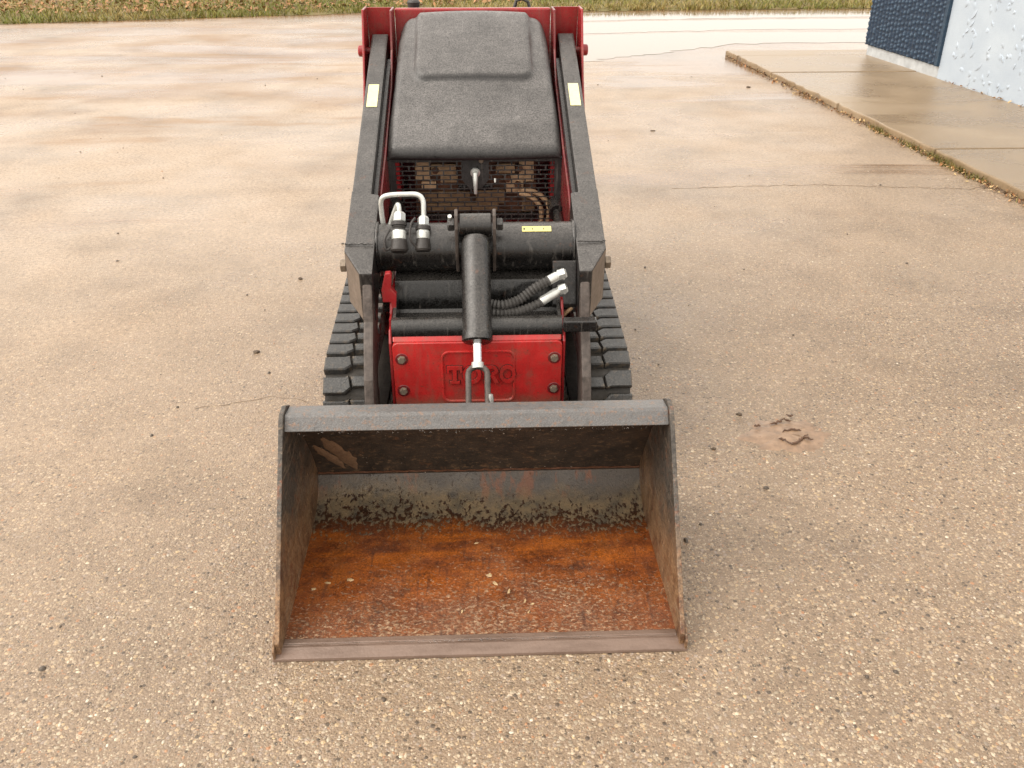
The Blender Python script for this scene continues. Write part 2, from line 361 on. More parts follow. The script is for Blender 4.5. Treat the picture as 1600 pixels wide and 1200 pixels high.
# ------------------------------------------------------------------ mesh helpers
OY = 2.2                    # the loader's own origin lies at world y = 2.2, x = -0.006
class MB:
    def __init__(s): s.v = []; s.f = []; s.mi = []; s.cur = 0
    def add(s, vs, fs):
        o = len(s.v); s.v += [tuple(q) for q in vs]
        for f in fs: s.f.append(tuple(o + i for i in f)); s.mi.append(s.cur)
        return s
    def box(s, c, d, rot=None):
        x, y, z = (q / 2 for q in d)
        vs = [Vector((i, j, k)) for i in (-x, x) for j in (-y, y) for k in (-z, z)]
        if rot is not None: vs = [rot @ q for q in vs]
        c = Vector(c)
        return s.add([q + c for q in vs], [(0, 1, 3, 2), (4, 6, 7, 5), (0, 4, 5, 1), (2, 3, 7, 6), (0, 2, 6, 4), (1, 5, 7, 3)])
    def prism_x(s, poly, x0, x1):         # polygon in (y, z) pushed along x
        n = len(poly); a = sum(poly[i][0] * poly[(i + 1) % n][1] - poly[(i + 1) % n][0] * poly[i][1] for i in range(n))
        if a < 0: poly = poly[::-1]
        vs = [(x0, *p) for p in poly] + [(x1, *p) for p in poly]
        return s.add(vs, [tuple(range(n))[::-1], tuple(range(n, 2 * n))] + [(i, (i + 1) % n, n + (i + 1) % n, n + i) for i in range(n)])
    def prism_y(s, poly, y0, y1):         # polygon in (x, z) pushed along y
        n = len(poly)
        vs = [(p[0], y0, p[1]) for p in poly] + [(p[0], y1, p[1]) for p in poly]
        return s.add(vs, [tuple(range(n)), tuple(range(n, 2 * n))[::-1]] + [(i, n + i, n + (i + 1) % n, (i + 1) % n) for i in range(n)])
    def sheet_x(s, prof, x0, x1, t):      # bent plate: profile in (y, z) with thickness t below/outside it
        P = [Vector(p) for p in prof]; off = []
        for i, p in enumerate(P):
            d = (P[min(i + 1, len(P) - 1)] - P[max(i - 1, 0)]).normalized(); off.append(p + Vector((d.y, -d.x)) * t)
        return s.prism_x([tuple(p) for p in P] + [tuple(p) for p in off[::-1]], x0, x1)
    def tube(s, path, r, n=14, cap=True):
        P = [Vector(p) for p in path]; k = len(P); rr = r if isinstance(r, (list, tuple)) else [r] * k
        t0 = (P[1] - P[0]).normalized(); a = t0.orthogonal().normalized(); vs = []
        for i in range(k):
            t = (P[min(i + 1, k - 1)] - P[max(i - 1, 0)])
            t = t.normalized() if t.length > 1e-9 else t0
            a = (a - t * a.dot(t)).normalized(); b = t.cross(a)
            for j in range(n):
                q = 2 * math.pi * j / n; vs.append(P[i] + (a * math.cos(q) + b * math.sin(q)) * rr[i])
        fs = [(i * n + j, i * n + (j + 1) % n, (i + 1) * n + (j + 1) % n, (i + 1) * n + j) for i in range(k - 1) for j in range(n)]
        if cap: fs += [tuple(range(n))[::-1], tuple(range((k - 1) * n, k * n))]
        return s.add(vs, fs)
    def rod(s, a, b, prof, n=16):         # prof: list of (t 0..1, radius) along a-b
        a, b = Vector(a), Vector(b); e = (b - a)
        u = e.normalized(); p = u.orthogonal().normalized(); q = u.cross(p); vs = []
        for t, r in prof:
            for j in range(n):
                g = 2 * math.pi * j / n; vs.append(a + e * t + (p * math.cos(g) + q * math.sin(g)) * r)
        k = len(prof)
        fs = [(i * n + j, i * n + (j + 1) % n, (i + 1) * n + (j + 1) % n, (i + 1) * n + j) for i in range(k - 1) for j in range(n)]
        return s.add(vs, fs + [tuple(range(n))[::-1], tuple(range((k - 1) * n, k * n))])
    def build(s, name, mats, parent=None, bev=0, smooth=None, origin=(0, OY, 0), seg=2):
        me = bpy.data.meshes.new(name)
        ox, oy, oz = origin
        me.from_pydata([(x - ox, y - oy, z - oz) for x, y, z in s.v], [], s.f)
        mats = mats if isinstance(mats, (list, tuple)) else [mats]
        for q in mats: me.materials.append(M[q])
        for p, i in zip(me.polygons, s.mi): p.material_index = i
        bm = bmesh.new(); bm.from_mesh(me); bmesh.ops.recalc_face_normals(bm, faces=bm.faces)
        if bev:
            es = [e for e in bm.edges if len(e.link_faces) == 2 and e.calc_face_angle(0) > .5]
            bmesh.ops.bevel(bm, geom=es, offset=bev, segments=seg, profile=.6, affect='EDGES', clamp_overlap=True)
        bm.to_mesh(me); bm.free()
        if smooth:
            for p in me.polygons: p.use_smooth = True
            try: me.set_sharp_from_angle(angle=R(smooth))
            except Exception: pass
        o = bpy.data.objects.new(name, me); COL.objects.link(o)
        if parent is not None: o.parent = parent
        return o

def tag(o, label=None, cat=None, group=None, kind=None):
    for k, v in (('label', label), ('category', cat), ('group', group), ('kind', kind)):
        if v: o[k] = v
    return o
def empty(name, loc, rz=0):
    o = bpy.data.objects.new(name, None); COL.objects.link(o); o.location = loc; o.rotation_euler.z = rz; o.empty_display_size = .1; return o
def np_mesh(name, V, F, mat, colors=None, smooth=False):
    """V (n,3), F (m,3|4) arrays -> one mesh object, optional per-vertex colour"""
    me = bpy.data.meshes.new(name); k = F.shape[1]
    me.vertices.add(len(V)); me.vertices.foreach_set('co', V.astype(np.float32).ravel())
    me.loops.add(F.size); me.loops.foreach_set('vertex_index', F.astype(np.int32).ravel())
    me.polygons.add(len(F)); me.polygons.foreach_set('loop_start', np.arange(0, F.size, k, dtype=np.int32))
    me.polygons.foreach_set('loop_total', np.full(len(F), k, dtype=np.int32))
    if smooth: me.polygons.foreach_set('use_smooth', np.ones(len(F), dtype=bool))
    me.update(calc_edges=True); me.validate()
    if colors is not None:
        a = me.color_attributes.new('Col', 'FLOAT_COLOR', 'POINT')
        c = np.ones((len(V), 4), np.float32); c[:, :3] = colors; a.data.foreach_set('color', c.ravel())
    me.materials.append(M[mat]); o = bpy.data.objects.new(name, me); COL.objects.link(o); return o

# ------------------------------------------------------------------ ground, verge, puddles
g = MB(); g.add([(-600, -60, 0), (600, -60, 0), (600, 1200, 0), (-600, 1200, 0)], [(0, 1, 2, 3)])
ground = tag(g.build('ground', 'ground', origin=(0, 0, 0)), 'worn wet tan asphalt yard with exposed aggregate', kind='structure')

def verge_y(x):                       # near edge of the grass
    pts = [(-60, 3), (-12, 11.8), (-6.4, 13.15), (-1.74, 14.3), (2, 14.5), (6, 14.65), (14, 14.9), (60, 17)]
    return np.interp(x, [p[0] for p in pts], [p[1] for p in pts])
xs = np.concatenate([np.linspace(-60, -14, 24), np.linspace(-13.8, 13.8, 180), np.linspace(14, 60, 24)])
V = []; F = []
jit = rng.normal(0, .05, len(xs))
for i, x in enumerate(xs):
    y0 = verge_y(x) + jit[i]
    for dy, z in ((0, .003), (.12, .03), (.6, .07), (3, .10), (30, .12), (400, .2)): V.append((x, y0 + dy, z))
    if i:
        a = (i - 1) * 6; b = i * 6
        for k in range(5): F.append((a + k, b + k, b + k + 1, a + k + 1))
verge = tag(np_mesh('verge', np.array(V), np.array(F), 'soil', smooth=True), 'soil bank under the grass along the yard edge', kind='structure')

def blades(n, xr, dyr, hmin, hmax, wid, cols, bias=1.5):
    x = rng.uniform(*xr, n); dy = dyr[0] + (dyr[1] - dyr[0]) * rng.random(n) ** bias
    y = verge_y(x) + dy; z0 = np.interp(dy, [0, .12, .6, 3, 30], [.003, .03, .07, .10, .12]) - .01
    h = rng.uniform(hmin, hmax, n); a = rng.uniform(0, 2 * np.pi, n); w = wid * rng.uniform(.6, 1.4, n)
    lx = rng.normal(0, .5, n) * h; ly = rng.normal(0, .5, n) * h
    V = np.empty((n, 3, 3)); V[:, 0] = np.stack([x - np.cos(a) * w, y - np.sin(a) * w, z0], 1)
    V[:, 1] = np.stack([x + np.cos(a) * w, y + np.sin(a) * w, z0], 1); V[:, 2] = np.stack([x + lx, y + ly, z0 + h], 1)
    return V.reshape(-1, 3), np.arange(3 * n).reshape(-1, 3), x, y
def patch(x, y, sc, seed):            # cheap smooth value noise for colour patches
    r = np.random.default_rng(seed); s = np.zeros_like(x)
    for k in range(6):
        a, b, p, q = r.normal(0, 1, 2).tolist() + r.uniform(0, 6.28, 2).tolist(); s += np.sin(a * x / sc + p) * np.cos(b * y / sc + q)
    return s / 2.4
V, F, gx, gy = blades(110000, (-16, 16), (0, 9), .03, .10, .009, None, 1.7)
pz = patch(gx, gy, 1.1, 3)[:, None] + rng.normal(0, .4, (len(gx), 1))
green = np.array([.17, .19, .035]); straw = np.array([.36, .27, .10]); olive = np.array([.24, .21, .05])
c = np.where(pz > .35, green, np.where(pz > -.35, olive, straw)) * rng.uniform(.6, 1.3, (len(gx), 1))
tag(np_mesh('grass', V, F, 'grass', np.repeat(c, 3, 0)), 'short autumn grass along the far edge of the yard', 'grass', kind='stuff')
# fallen leaves drifted on the verge, mostly to the left
n = 17000; lx = rng.uniform(-15, 14, n); ldy = rng.random(n) ** 1.3 * 7
keep = (patch(lx, ldy * 2, 1.6, 11) + np.interp(lx, [-15, -3, 0, 14], [.55, .35, -.1, -.35]) + np.interp(ldy, [0, .5, 1, 7], [-.8, -.1, .15, .2])) > .05
lx, ldy = lx[keep], ldy[keep]; n = len(lx)
def leaf_quads(x, y, z, size, tilt):
    n = len(x); a = rng.uniform(0, 6.28, n); u = np.stack([np.cos(a), np.sin(a), rng.normal(0, tilt, n)], 1); v = np.stack([-np.sin(a), np.cos(a), rng.normal(0, tilt, n)], 1)
    s = (size * rng.uniform(.5, 1.3, n))[:, None]; P = np.stack([x, y, z], 1)
    V = np.stack([P - u * s, P - v * s * .6 + [0, 0, .003], P + u * s + [0, 0, .006], P + v * s * .6 + [0, 0, .003]], 1)
    return V.reshape(-1, 3), np.arange(4 * n).reshape(-1, 4)
V, F = leaf_quads(lx, verge_y(lx) + ldy, np.interp(ldy, [0, .12, .6, 3, 30], [.02, .05, .10, .13, .15]), .04, .4)
c = np.array([[.26, .12, .05]]) * rng.uniform(.5, 1.5, (n, 1)) * np.array([[1, 1, 1]]) + rng.uniform(0, .05, (n, 1)) * [1, .8, .3]
tag(np_mesh('verge_leaves', V, F, 'leaf', np.repeat(c, 4, 0)), 'brown fallen leaves drifted over the grass verge', 'leaves', kind='stuff')

def blob(name, pts, z, mat, jitter=.05, sub=10):
    """flat sheet with a wandering edge"""
    P = [Vector((*p, 0)) for p in pts]; out = []
    for i in range(len(P)):
        a, b, c_, d = P[i - 1], P[i], P[(i + 1) % len(P)], P[(i + 2) % len(P)]
        for k in range(sub):
            t = k / sub
            q = .5 * ((2 * b) + (c_ - a) * t + (2 * a - 5 * b + 4 * c_ - d) * t * t + (3 * b - a - 3 * c_ + d) * t ** 3)
            out.append((q.x + random.gauss(0, jitter), q.y + random.gauss(0, jitter * .6), z))
    mb = MB(); mb.add(out, [tuple(range(len(out)))])
    return mb.build(name, mat, origin=(0, 0, 0))
pud = [[(.6, 13.4), (1.6, 14.05), (4, 14.1), (8, 14.2), (12, 14.3), (11, 13.75), (6, 13.6), (3, 13.45), (1.2, 13.2)],
       [(.2, 12.5), (1.5, 13.05), (4, 13.3), (8, 13.4), (11, 13.4), (10, 12.4), (6, 12.2), (3.5, 12.25), (2, 12.0), (.8, 11.95)],
       [(.4, 11.2), (1.4, 11.75), (3.2, 11.95), (5.5, 11.9), (8, 11.9), (7, 11.2), (4.6, 11.05), (3.2, 11.0), (2.4, 10.55), (1.7, 10.1), (1.1, 9.75), (.5, 9.7)]]
for i, p in enumerate(pud): tag(blob('puddle', p, .0008 + .0005 * i, 'puddle', .045), 'shallow rain water standing on the far yard', kind='structure')
# cracks: narrow ragged strips, part of the ground
def crack(pts, w):
    L = []; n = 0
    for (a, b) in zip(pts[:-1], pts[1:]):
        k = max(2, int(math.dist(a, b) / .03))
        for i in range(k): L.append((a[0] + (b[0] - a[0]) * i / k + random.gauss(0, .006), a[1] + (b[1] - a[1]) * i / k + random.gauss(0, .008)))
    vs = []; 
    for x, y in L:
        q = w * random.uniform(.25, 1.2); vs += [(x, y - q, .0008), (x, y + q, .0008)]
    mb = MB(); mb.add(vs, [(2 * i, 2 * i + 2, 2 * i + 3, 2 * i + 1) for i in range(len(L) - 1)])
    return mb.build('crack', 'crack', ground, origin=(0, 0, 0))
crack([(1.14, 5.12), (1.6, 5.16), (2.0, 5.17), (2.4, 5.12), (2.75, 5.06), (3.02, 5.07)], .005)
crack([(-.95, 2.62), (-.72, 2.70), (-.55, 2.66)], .002)

# embedded and loose stones
def stones(n, sampler, rmin, rmax, flat, sink, loose=False):
    x, y = sampler(n); n = len(x)
    r = rmin * (rmax / rmin) ** (rng.random(n) ** 2.2)
    ring = 6; a = np.arange(ring) * 2 * np.pi / ring
    a0 = rng.uniform(0, 6.28, n)[:, None] + a[None]
    ax = rng.uniform(.65, 1.35, n)[:, None]
    rr = r[:, None] * rng.uniform(.8, 1.2, (n, ring))
    V = np.zeros((n, 13, 3)); h = r * flat * rng.uniform(.7, 1.3, n)
    V[:, :6, 0] = x[:, None] + np.cos(a0) * rr * ax; V[:, :6, 1] = y[:, None] + np.sin(a0) * rr / ax; V[:, :6, 2] = -.001
    V[:, 6:12, 0] = x[:, None] + np.cos(a0) * rr * ax * .68; V[:, 6:12, 1] = y[:, None] + np.sin(a0) * rr / ax * .68; V[:, 6:12, 2] = (h * .72)[:, None]
    V[:, 12, 0] = x; V[:, 12, 1] = y; V[:, 12, 2] = h
    V[:, :, 2] -= sink * r[:, None]
    f = [(i, (i + 1) % 6, 6 + (i + 1) % 6) for i in range(6)] + [(i, 6 + (i + 1) % 6, 6 + i) for i in range(6)] + [(6 + i, 6 + (i + 1) % 6, 12) for i in range(6)]
    F = (np.array(f)[None] + (np.arange(n) * 13)[:, None, None]).reshape(-1, 3)
    pal = np.array([[.30, .235, .165], [.40, .32, .225], [.52, .43, .31], [.25, .195, .145], [.60, .52, .41], [.36, .20, .11], [.13, .10, .075], [.46, .33, .18]])
    ci = rng.choice(len(pal), n, p=[.34, .31, .13, .11, .04, .03, .00, .04]); c = pal[ci] * rng.uniform(.75, 1.15, (n, 1))
    return V.reshape(-1, 3), F, np.repeat(c, 13, 0)
def near(n):
    y = .95 + 5.6 * rng.random(n) ** 1.9; x = rng.uniform(-1, 1, n) * (1.05 + .62 * y) + .05
    # silted-over ground to the left shows fewer stones
    p = np.clip(.55 + .25 * patch(x, y, .45, 5) + .12 * x - .13 * (y - 2.2), .05, 1)
    k = (rng.random(n) < p) & ~((abs(x + .006) < .44) & (y > 1.5) & (y < 3.4))
    return x[k], y[k]
V, F, c = stones(120000, near, .0016, .0066, .32, .14)
tag(np_mesh('aggregate', V, F, 'stone', c, True), 'pebbly aggregate exposed in the worn asphalt', 'aggregate', kind='stuff')
def loose(n):
    y = 1.1 + 9 * rng.random(n) ** 1.6; x = rng.uniform(-1, 1, n) * (.8 + .62 * y)
    k = ~((abs(x) < .47) & (y > 1.4) & (y < 3.5)) & (x < 2.6)
    return x[k], y[k]
V, F, c = stones(230, loose, .003, .009, .8, 0)
c = np.where(rng.random((len(c) // 13, 1)).repeat(13, 0) < .8, c * 0 + [.075, .055, .038], c)
tag(np_mesh('grit', V, F, 'stone', c, True), 'small dark grit scattered over the yard', 'grit', kind='stuff')

# ------------------------------------------------------------------ pavement with slabs and kerb
KA, KB = Vector((3.12, 4.0)), Vector((2.70, 9.95))          # kerb line, near to far
BA, BB = Vector((4.565, 4.0)), Vector((4.07, 9.78))           # wall line
def kl(y): t = (y - KA.y) / (KB.y - KA.y); return KA.x + (KB.x - KA.x) * t
def bl(y): t = (y - BA.y) / (BB.y - BA.y); return BA.x + (BB.x - BA.x) * t
mb = MB(); poly = [(kl(2.0) + .01, 2.0), (kl(10.15) + .01, 10.15), (9.0, 10.4), (9.0, 2.0)]
mb.add([(x, y, -.02) for x, y in poly] + [(x, y, .038) for x, y in poly], [(4, 5, 6, 7), (0, 4, 7, 3)[::-1], (0, 1, 5, 4)[::-1], (1, 2, 6, 5)[::-1]])
walk = tag(mb.build('sidewalk', 'kerb_face', origin=(0, 0, 0)), 'raised brown wet concrete pavement beside the building', kind='structure')
cuts = [2.0, 3.25, 4.45, 5.79, 7.29, 8.73, 9.75, 10.12]
for a, b in zip(cuts[:-1], cuts[1:]):
    xr = 4.95 if b < 9.7 else 9.0
    s_ = MB(); gp = .006; N = 14
    # kerb edge chipped and uneven
    left = [(kl(a + gp + (b - a - 2 * gp) * i / N) + random.gauss(0, .008), a + gp + (b - a - 2 * gp) * i / N) for i in range(N + 1)]
    ring = left + [(xr, b - gp), (xr, a + gp)]
    k = len(ring); top = .052 + random.uniform(-.002, .002)
    s_.add([(x, y, .004) for x, y in ring] + [(x, y, top) for x, y in ring], [tuple(range(k, 2 * k))] + [(i, (i + 1) % k, k + (i + 1) % k, k + i) for i in range(k)])
    s_.build('slab', 'concrete', walk, bev=.010, origin=(0, 0, 0))

# leaf litter and weeds in the gutter
n = 1900; t = rng.random(n); gy = 3.2 + 6.8 * t; off = np.abs(rng.normal(0, .035, n)); gx = np.array([kl(q) for q in gy]) - .01 - off
dens = np.clip(1.1 - .11 * (gy - 4), .25, 1); k = rng.random(n) < dens; gx, gy, off = gx[k], gy[k], off[k]
V, F = leaf_quads(gx, gy, .006 + rng.random(len(gx)) * .018 * np.exp(-off / .03), .0105, .5)
pal = np.array([[.30, .13, .045], [.38, .22, .10], [.16, .085, .035], [.48, .34, .16], [.09, .055, .03]])
c = pal[rng.integers(0, 5, len(gx))] * rng.uniform(.7, 1.2, (len(gx), 1))
tag(np_mesh('gutter_leaves', V, F, 'leaf', np.repeat(c, 4, 0)), 'brown leaf litter lying along the foot of the kerb', 'leaves', kind='stuff')
n = 900; cy = rng.choice([4.6, 5.25, 5.5, 5.75, 6.05, 6.5, 3.9, 5.62], n); y = cy + rng.normal(0, .07, n); x = np.array([kl(q) for q in y]) - .012 - np.abs(rng.normal(0, .02, n))
h = rng.uniform(.015, .05, n); w = .004; a = rng.uniform(0, 6.28, n)
V = np.stack([np.stack([x - np.cos(a) * w, y - np.sin(a) * w, 0 * x], 1), np.stack([x + np.cos(a) * w, y + np.sin(a) * w, 0 * x], 1), np.stack([x + rng.normal(0, .015, n), y + rng.normal(0, .015, n), h], 1)], 1).reshape(-1, 3)
c = np.array([[.17, .145, .04]]) * rng.uniform(.5, 1.4, (n, 1))
tag(np_mesh('gutter_weeds', V, np.arange(3 * n).reshape(-1, 3), 'grass', np.repeat(c, 3, 0)), 'moss and weed tufts rooted in the kerb joint', 'weeds', kind='stuff')
n = 90; y = rng.uniform(4.5, 8.2, n); x = np.array([bl(q) for q in y]) - np.abs(rng.normal(0, .02, n)) - .012
V, F = leaf_quads(x, y, np.full(n, .06), .014, .4)
tag(np_mesh('wall_foot_leaves', V, F, 'leaf', np.repeat(pal[rng.integers(0, 4, n)], 4, 0)), 'few dead leaves lying against the foot of the stucco wall', 'leaves', kind='stuff')

# ------------------------------------------------------------------ building
bd = (BA - BB).normalized(); ang = math.atan2(bd.y, bd.x)       # local +X runs along the wall towards the camera, local +Y into the building side
bld = empty('building', (BB.x, BB.y, .05), ang)
tag(bld, 'pale blue stucco building with a navy ribbed corner panel', 'building')
# local frame: x = along wall, y>0 must point into the building
into = 1 if Vector((-bd.y, bd.x)).x > 0 else -1
def bbox(x0, x1, d0, d1, z0, z1):
    mb = MB(); y0, y1 = sorted((into * d0, into * d1)); mb.box(((x0 + x1) / 2, (y0 + y1) / 2, (z0 + z1) / 2), (x1 - x0, y1 - y0, z1 - z0)); return mb
PWID, PH, TOP = 1.42, .10, 3.0
bbox(PWID, 9.0, 0, 4.2, -.05, TOP).build('wall', 'stucco', bld, origin=(0, 0, 0))
bbox(0.03, PWID - .002, .05, 4.2, PH + .002, TOP).build('corner_wall', 'stucco', bld, origin=(0, 0, 0))
bbox(0.02, PWID - .002, .008, 4.2, -.05, PH).build('plinth', 'plinth', bld, bev=.006, origin=(0, 0, 0))
bbox(-.06, 9.06, -.06, 4.26, TOP + .002, TOP + .12).build('roof_coping', 'roof_metal', bld, bev=.01, origin=(0, 0, 0))
nu, nz = 150, 300
U = np.linspace(0, PWID - .05, nu); Z = np.linspace(PH + .004, TOP - .01, nz)
uu, zz = np.meshgrid(U, Z, indexing='ij')
rib = .5 + .5 * np.cos(2 * np.pi * uu / .066)
col_i = np.floor(uu / .066 + .5).astype(int)
ph = np.random.default_rng(5).uniform(0, 6.28, 60)[col_i]
wob = np.random.default_rng(6).normal(0, 1, (60, 90))
knob = .5 + .5 * np.sin(2 * np.pi * zz / .050 + ph + 1.5 * wob[col_i, np.minimum((zz / .05).astype(int), 89)])
amp = .55 + .45 * (wob[col_i, np.minimum((zz / .05 + .3).astype(int), 89)] > -.7)
dep = .004 + .017 * rib ** 1.2 * (.3 + .7 * knob ** 1.2 * amp); tip = (rib ** 2.5) * np.clip(knob * amp * 1.5 - .55, 0, 1) + rng.normal(0, .0015, uu.shape)
V = np.stack([uu, -into * dep, zz], -1).reshape(-1, 3)
idx = np.arange(nu * nz).reshape(nu, nz); F = np.stack([idx[:-1, :-1], idx[1:, :-1], idx[1:, 1:], idx[:-1, 1:]], -1).reshape(-1, 4)
# returns on the four rims so the panel is a solid slab
rim = np.concatenate([idx[:, 0], idx[-1, 1:], idx[-2::-1, -1], idx[0, -2:0:-1]])
RV = V[rim].copy(); RV[:, 1] = into * .05; k0 = len(V); k = len(rim)
RF = np.stack([rim, k0 + np.arange(k), k0 + (np.arange(k) + 1) % k, np.roll(rim, -1)], 1)
p = np_mesh('ribbed_panel', np.concatenate([V, RV]), np.concatenate([F, RF]), 'navy_rib', np.concatenate([np.array([.009, .024, .050]) + tip.reshape(-1, 1) * np.array([.080, .118, .155]), np.tile([.013, .026, .044], (k, 1))])); p.parent = bld; p['label'] = 'navy split-face panel with vertical knobbly ribs'
bbox(PWID - .048, PWID, -.030, .05, PH + .003, TOP - .01).build('panel_trim', 'navy', bld, bev=.004, origin=(0, 0, 0))
# trowelled stucco: raised crescents
mb = MB()
for _ in range(650):
    x = random.uniform(PWID + .08, 6.5); z = random.uniform(.0, 2.6) if random.random() < .6 else random.uniform(.0, 1.1)
    r = random.uniform(.05, .12); a0 = random.uniform(-.3, 1.2) + (math.pi if random.random() < .2 else 0); da = random.uniform(.5, 1.3); n = 9; w = random.uniform(.005, .010); hh = random.uniform(.004, .008)
    vs = []
    for i in range(n):
        t = i / (n - 1); a = a0 - da * t; ww = w * math.sin(math.pi * min(max(t, .03), .97)) + .001
        cx, cz = x + r * math.cos(a), z + r * math.sin(a) * .8; nx, nz_ = math.cos(a), math.sin(a)
        vs += [(cx + nx * ww, -into * 0.0, cz + nz_ * ww), (cx + nx * ww * .4, -into * hh * math.sin(math.pi * min(max(t, .08), .92)), cz + nz_ * ww * .4), (cx - nx * ww * 4, -into * .0, cz - nz_ * ww * 4)]
    mb.add(vs, [(3 * i + j, 3 * i + j + 1, 3 * i + j + 4, 3 * i + j + 3) for i in range(n - 1) for j in range(2)])
tag(mb.build('stucco_ridges', 'stucco', bld, origin=(0, 0, 0), smooth=60), kind='stuff')

# ------------------------------------------------------------------ the loader
LD = empty('compact_track_loader', (-.006, OY, 0))
tag(LD, 'red and black compact track loader with rusty bucket lowered to the ground', 'loader')

# --- bucket
floor_p = [(1.515, .016), (1.93, .016), (1.985, .020), (2.030, .034), (2.062, .058), (2.082, .092)]
back_p = [(2.082, .092), (2.080, .115), (2.040, .185), (1.955, .310), (1.885, .405), (1.868, .425)]
XW = .448
def strip(mb, prof, x0, x1, t, slot, nx=1):
    mb.cur = slot; mb.sheet_x(prof, x0, x1, t); return mb
mb = MB(); strip(mb, floor_p, -XW, XW, .010, 0); strip(mb, back_p, -XW, XW, .010, 1)
bucket = mb.build('bucket', ['b_floor', 'b_back'], LD, smooth=35)
bucket['label'] = 'open bucket with orange rusted floor and dark scratched back'
side_poly = [(1.492, .002), (1.487, .045), (1.520, .085), (1.772, .418), (1.788, .440), (1.800, .450), (1.840, .453), (1.875, .435), (2.050, .190), (2.098, .105), (2.092, .070), (2.050, .018), (1.990, .002)]
for sx in (-1, 1):
    a, b = sx * XW, sx * (XW + .011)
    MB().prism_x(side_poly, min(a, b), max(a, b)).build('side_plate', 'b_side', bucket, bev=.002)
    MB().prism_x([(1.480, .001), (1.478, .030), (1.50, .055), (1.62, .045), (1.64, .001)], *(sorted((sx * (XW + .0112), sx * (XW + .0165))))).build('side_cutter', 'b_side', bucket, bev=.002)
lip_prof = [(1.786, .414), (1.806, .440), (1.815, .4445), (1.868, .436)]
MB().sheet_x(lip_prof[::1], -XW + .0005, XW - .0005, .011).build('top_lip', 'b_lip', bucket, bev=.002)
MB().prism_x([(1.478, .001), (1.480, .008), (1.506, .0165), (1.525, .0165), (1.525, .001)], -.466, .466).build('cutting_edge', 'b_edge', bucket, bev=.0015)
MB().prism_x([(1.515, .0167), (1.518, .0185), (1.530, .0190), (1.533, .0167)], -.447, .447).build('wear_strip', 'b_edge', bucket, bev=.001)
wp = [(-.446 + .892 * i / 60, 1.513 + random.gauss(0, .0004), .0168) for i in range(61)]
MB().tube(wp, [random.uniform(.0018, .0026) for _ in wp], 6).build('weld_bead', 'b_edge', bucket, smooth=60)
wp = [(-.446 + .892 * i / 60, 2.0805, .100 + random.gauss(0, .0008)) for i in range(61)]
MB().tube(wp, [random.uniform(.002, .0035) for _ in wp], 6).build('weld_bead', 'dark_rust', bucket, smooth=60)
# dried mud smeared on the back plate: three lobes lying on the plate
def on_back(x, z, lift=.0015):
    for (y0, z0), (y1, z1) in zip(back_p[:-1], back_p[1:]):
        if z0 <= z <= z1:
            t = (z - z0) / (z1 - z0); y = y0 + (y1 - y0) * t; d = Vector((y1 - y0, z1 - z0)).normalized()
            return (x, y - d.y * lift, z + d.x * lift)
for cx, cz, w, h, tl in ((-.375, .205, .021, .075, .35), (-.403, .178, .017, .058, .5), (-.352, .165, .018, .050, .2)):
    mb = MB(); ring = []
    for i in range(22):
        a = 2 * math.pi * i / 22; u = math.cos(a) * w * random.uniform(.75, 1.25); v = math.sin(a) * h * random.uniform(.8, 1.15)
        ring.append(on_back(cx + u - v * tl, cz + v, .0006))
    ctr = [on_back(cx + math.cos(2 * math.pi * i / 22) * w * .6 - math.sin(2 * math.pi * i / 22) * h * .6 * tl, cz + math.sin(2 * math.pi * i / 22) * h * .6, .0028) for i in range(22)]
    mb.add(ring + ctr, [(i, (i + 1) % 22, 22 + (i + 1) % 22, 22 + i) for i in range(22)] + [tuple(range(22, 44))])
    mb.build('mud_smear', 'mud_smear', bucket, smooth=40)
# rain beads hanging under the lip and lying along the weld
mb = MB()
def bead(c, r):
    n = 6; vs = [(c[0], c[1], c[2] - r)]
    for k in (-.5, .5):
        for j in range(n): vs.append((c[0] + math.cos(j * 1.047) * r * .86, c[1] + math.sin(j * 1.047) * r * .86, c[2] + k * r))
    vs.append((c[0], c[1], c[2] + r))
    mb.add(vs, [(0, 1 + (j + 1) % n, 1 + j) for j in range(n)] + [(1 + j, 1 + (j + 1) % n, 7 + (j + 1) % n, 7 + j) for j in range(n)] + [(13, 7 + j, 7 + (j + 1) % n) for j in range(n)])
for _ in range(70): bead((random.uniform(-.42, .42), 1.790 + random.gauss(0, .001), .405 + random.gauss(0, .002)), random.uniform(.001, .0024))
for _ in range(110): bead((random.gauss(.02, .16), 1.512 + random.gauss(0, .0025), .0205), random.uniform(.0008, .0018))
tag(mb.build('rain_beads', 'drop', bucket, smooth=180), kind='stuff')
# hitch plate and cheeks behind the bucket
mb = MB(); mb.prism_x([(2.118, .10), (2.135, .11), (2.065, .27), (2.035, .27)], -.33, .33)
mb.build('hitch_plate', 'deep_black', bucket, bev=.003)

MB().prism_x([(1.985, .268), (2.088, .286), (2.112, .275), (2.100, .252), (2.034, .195)], -.015, .015).build('tilt_lug', 'edge_rust', bucket, bev=.002)

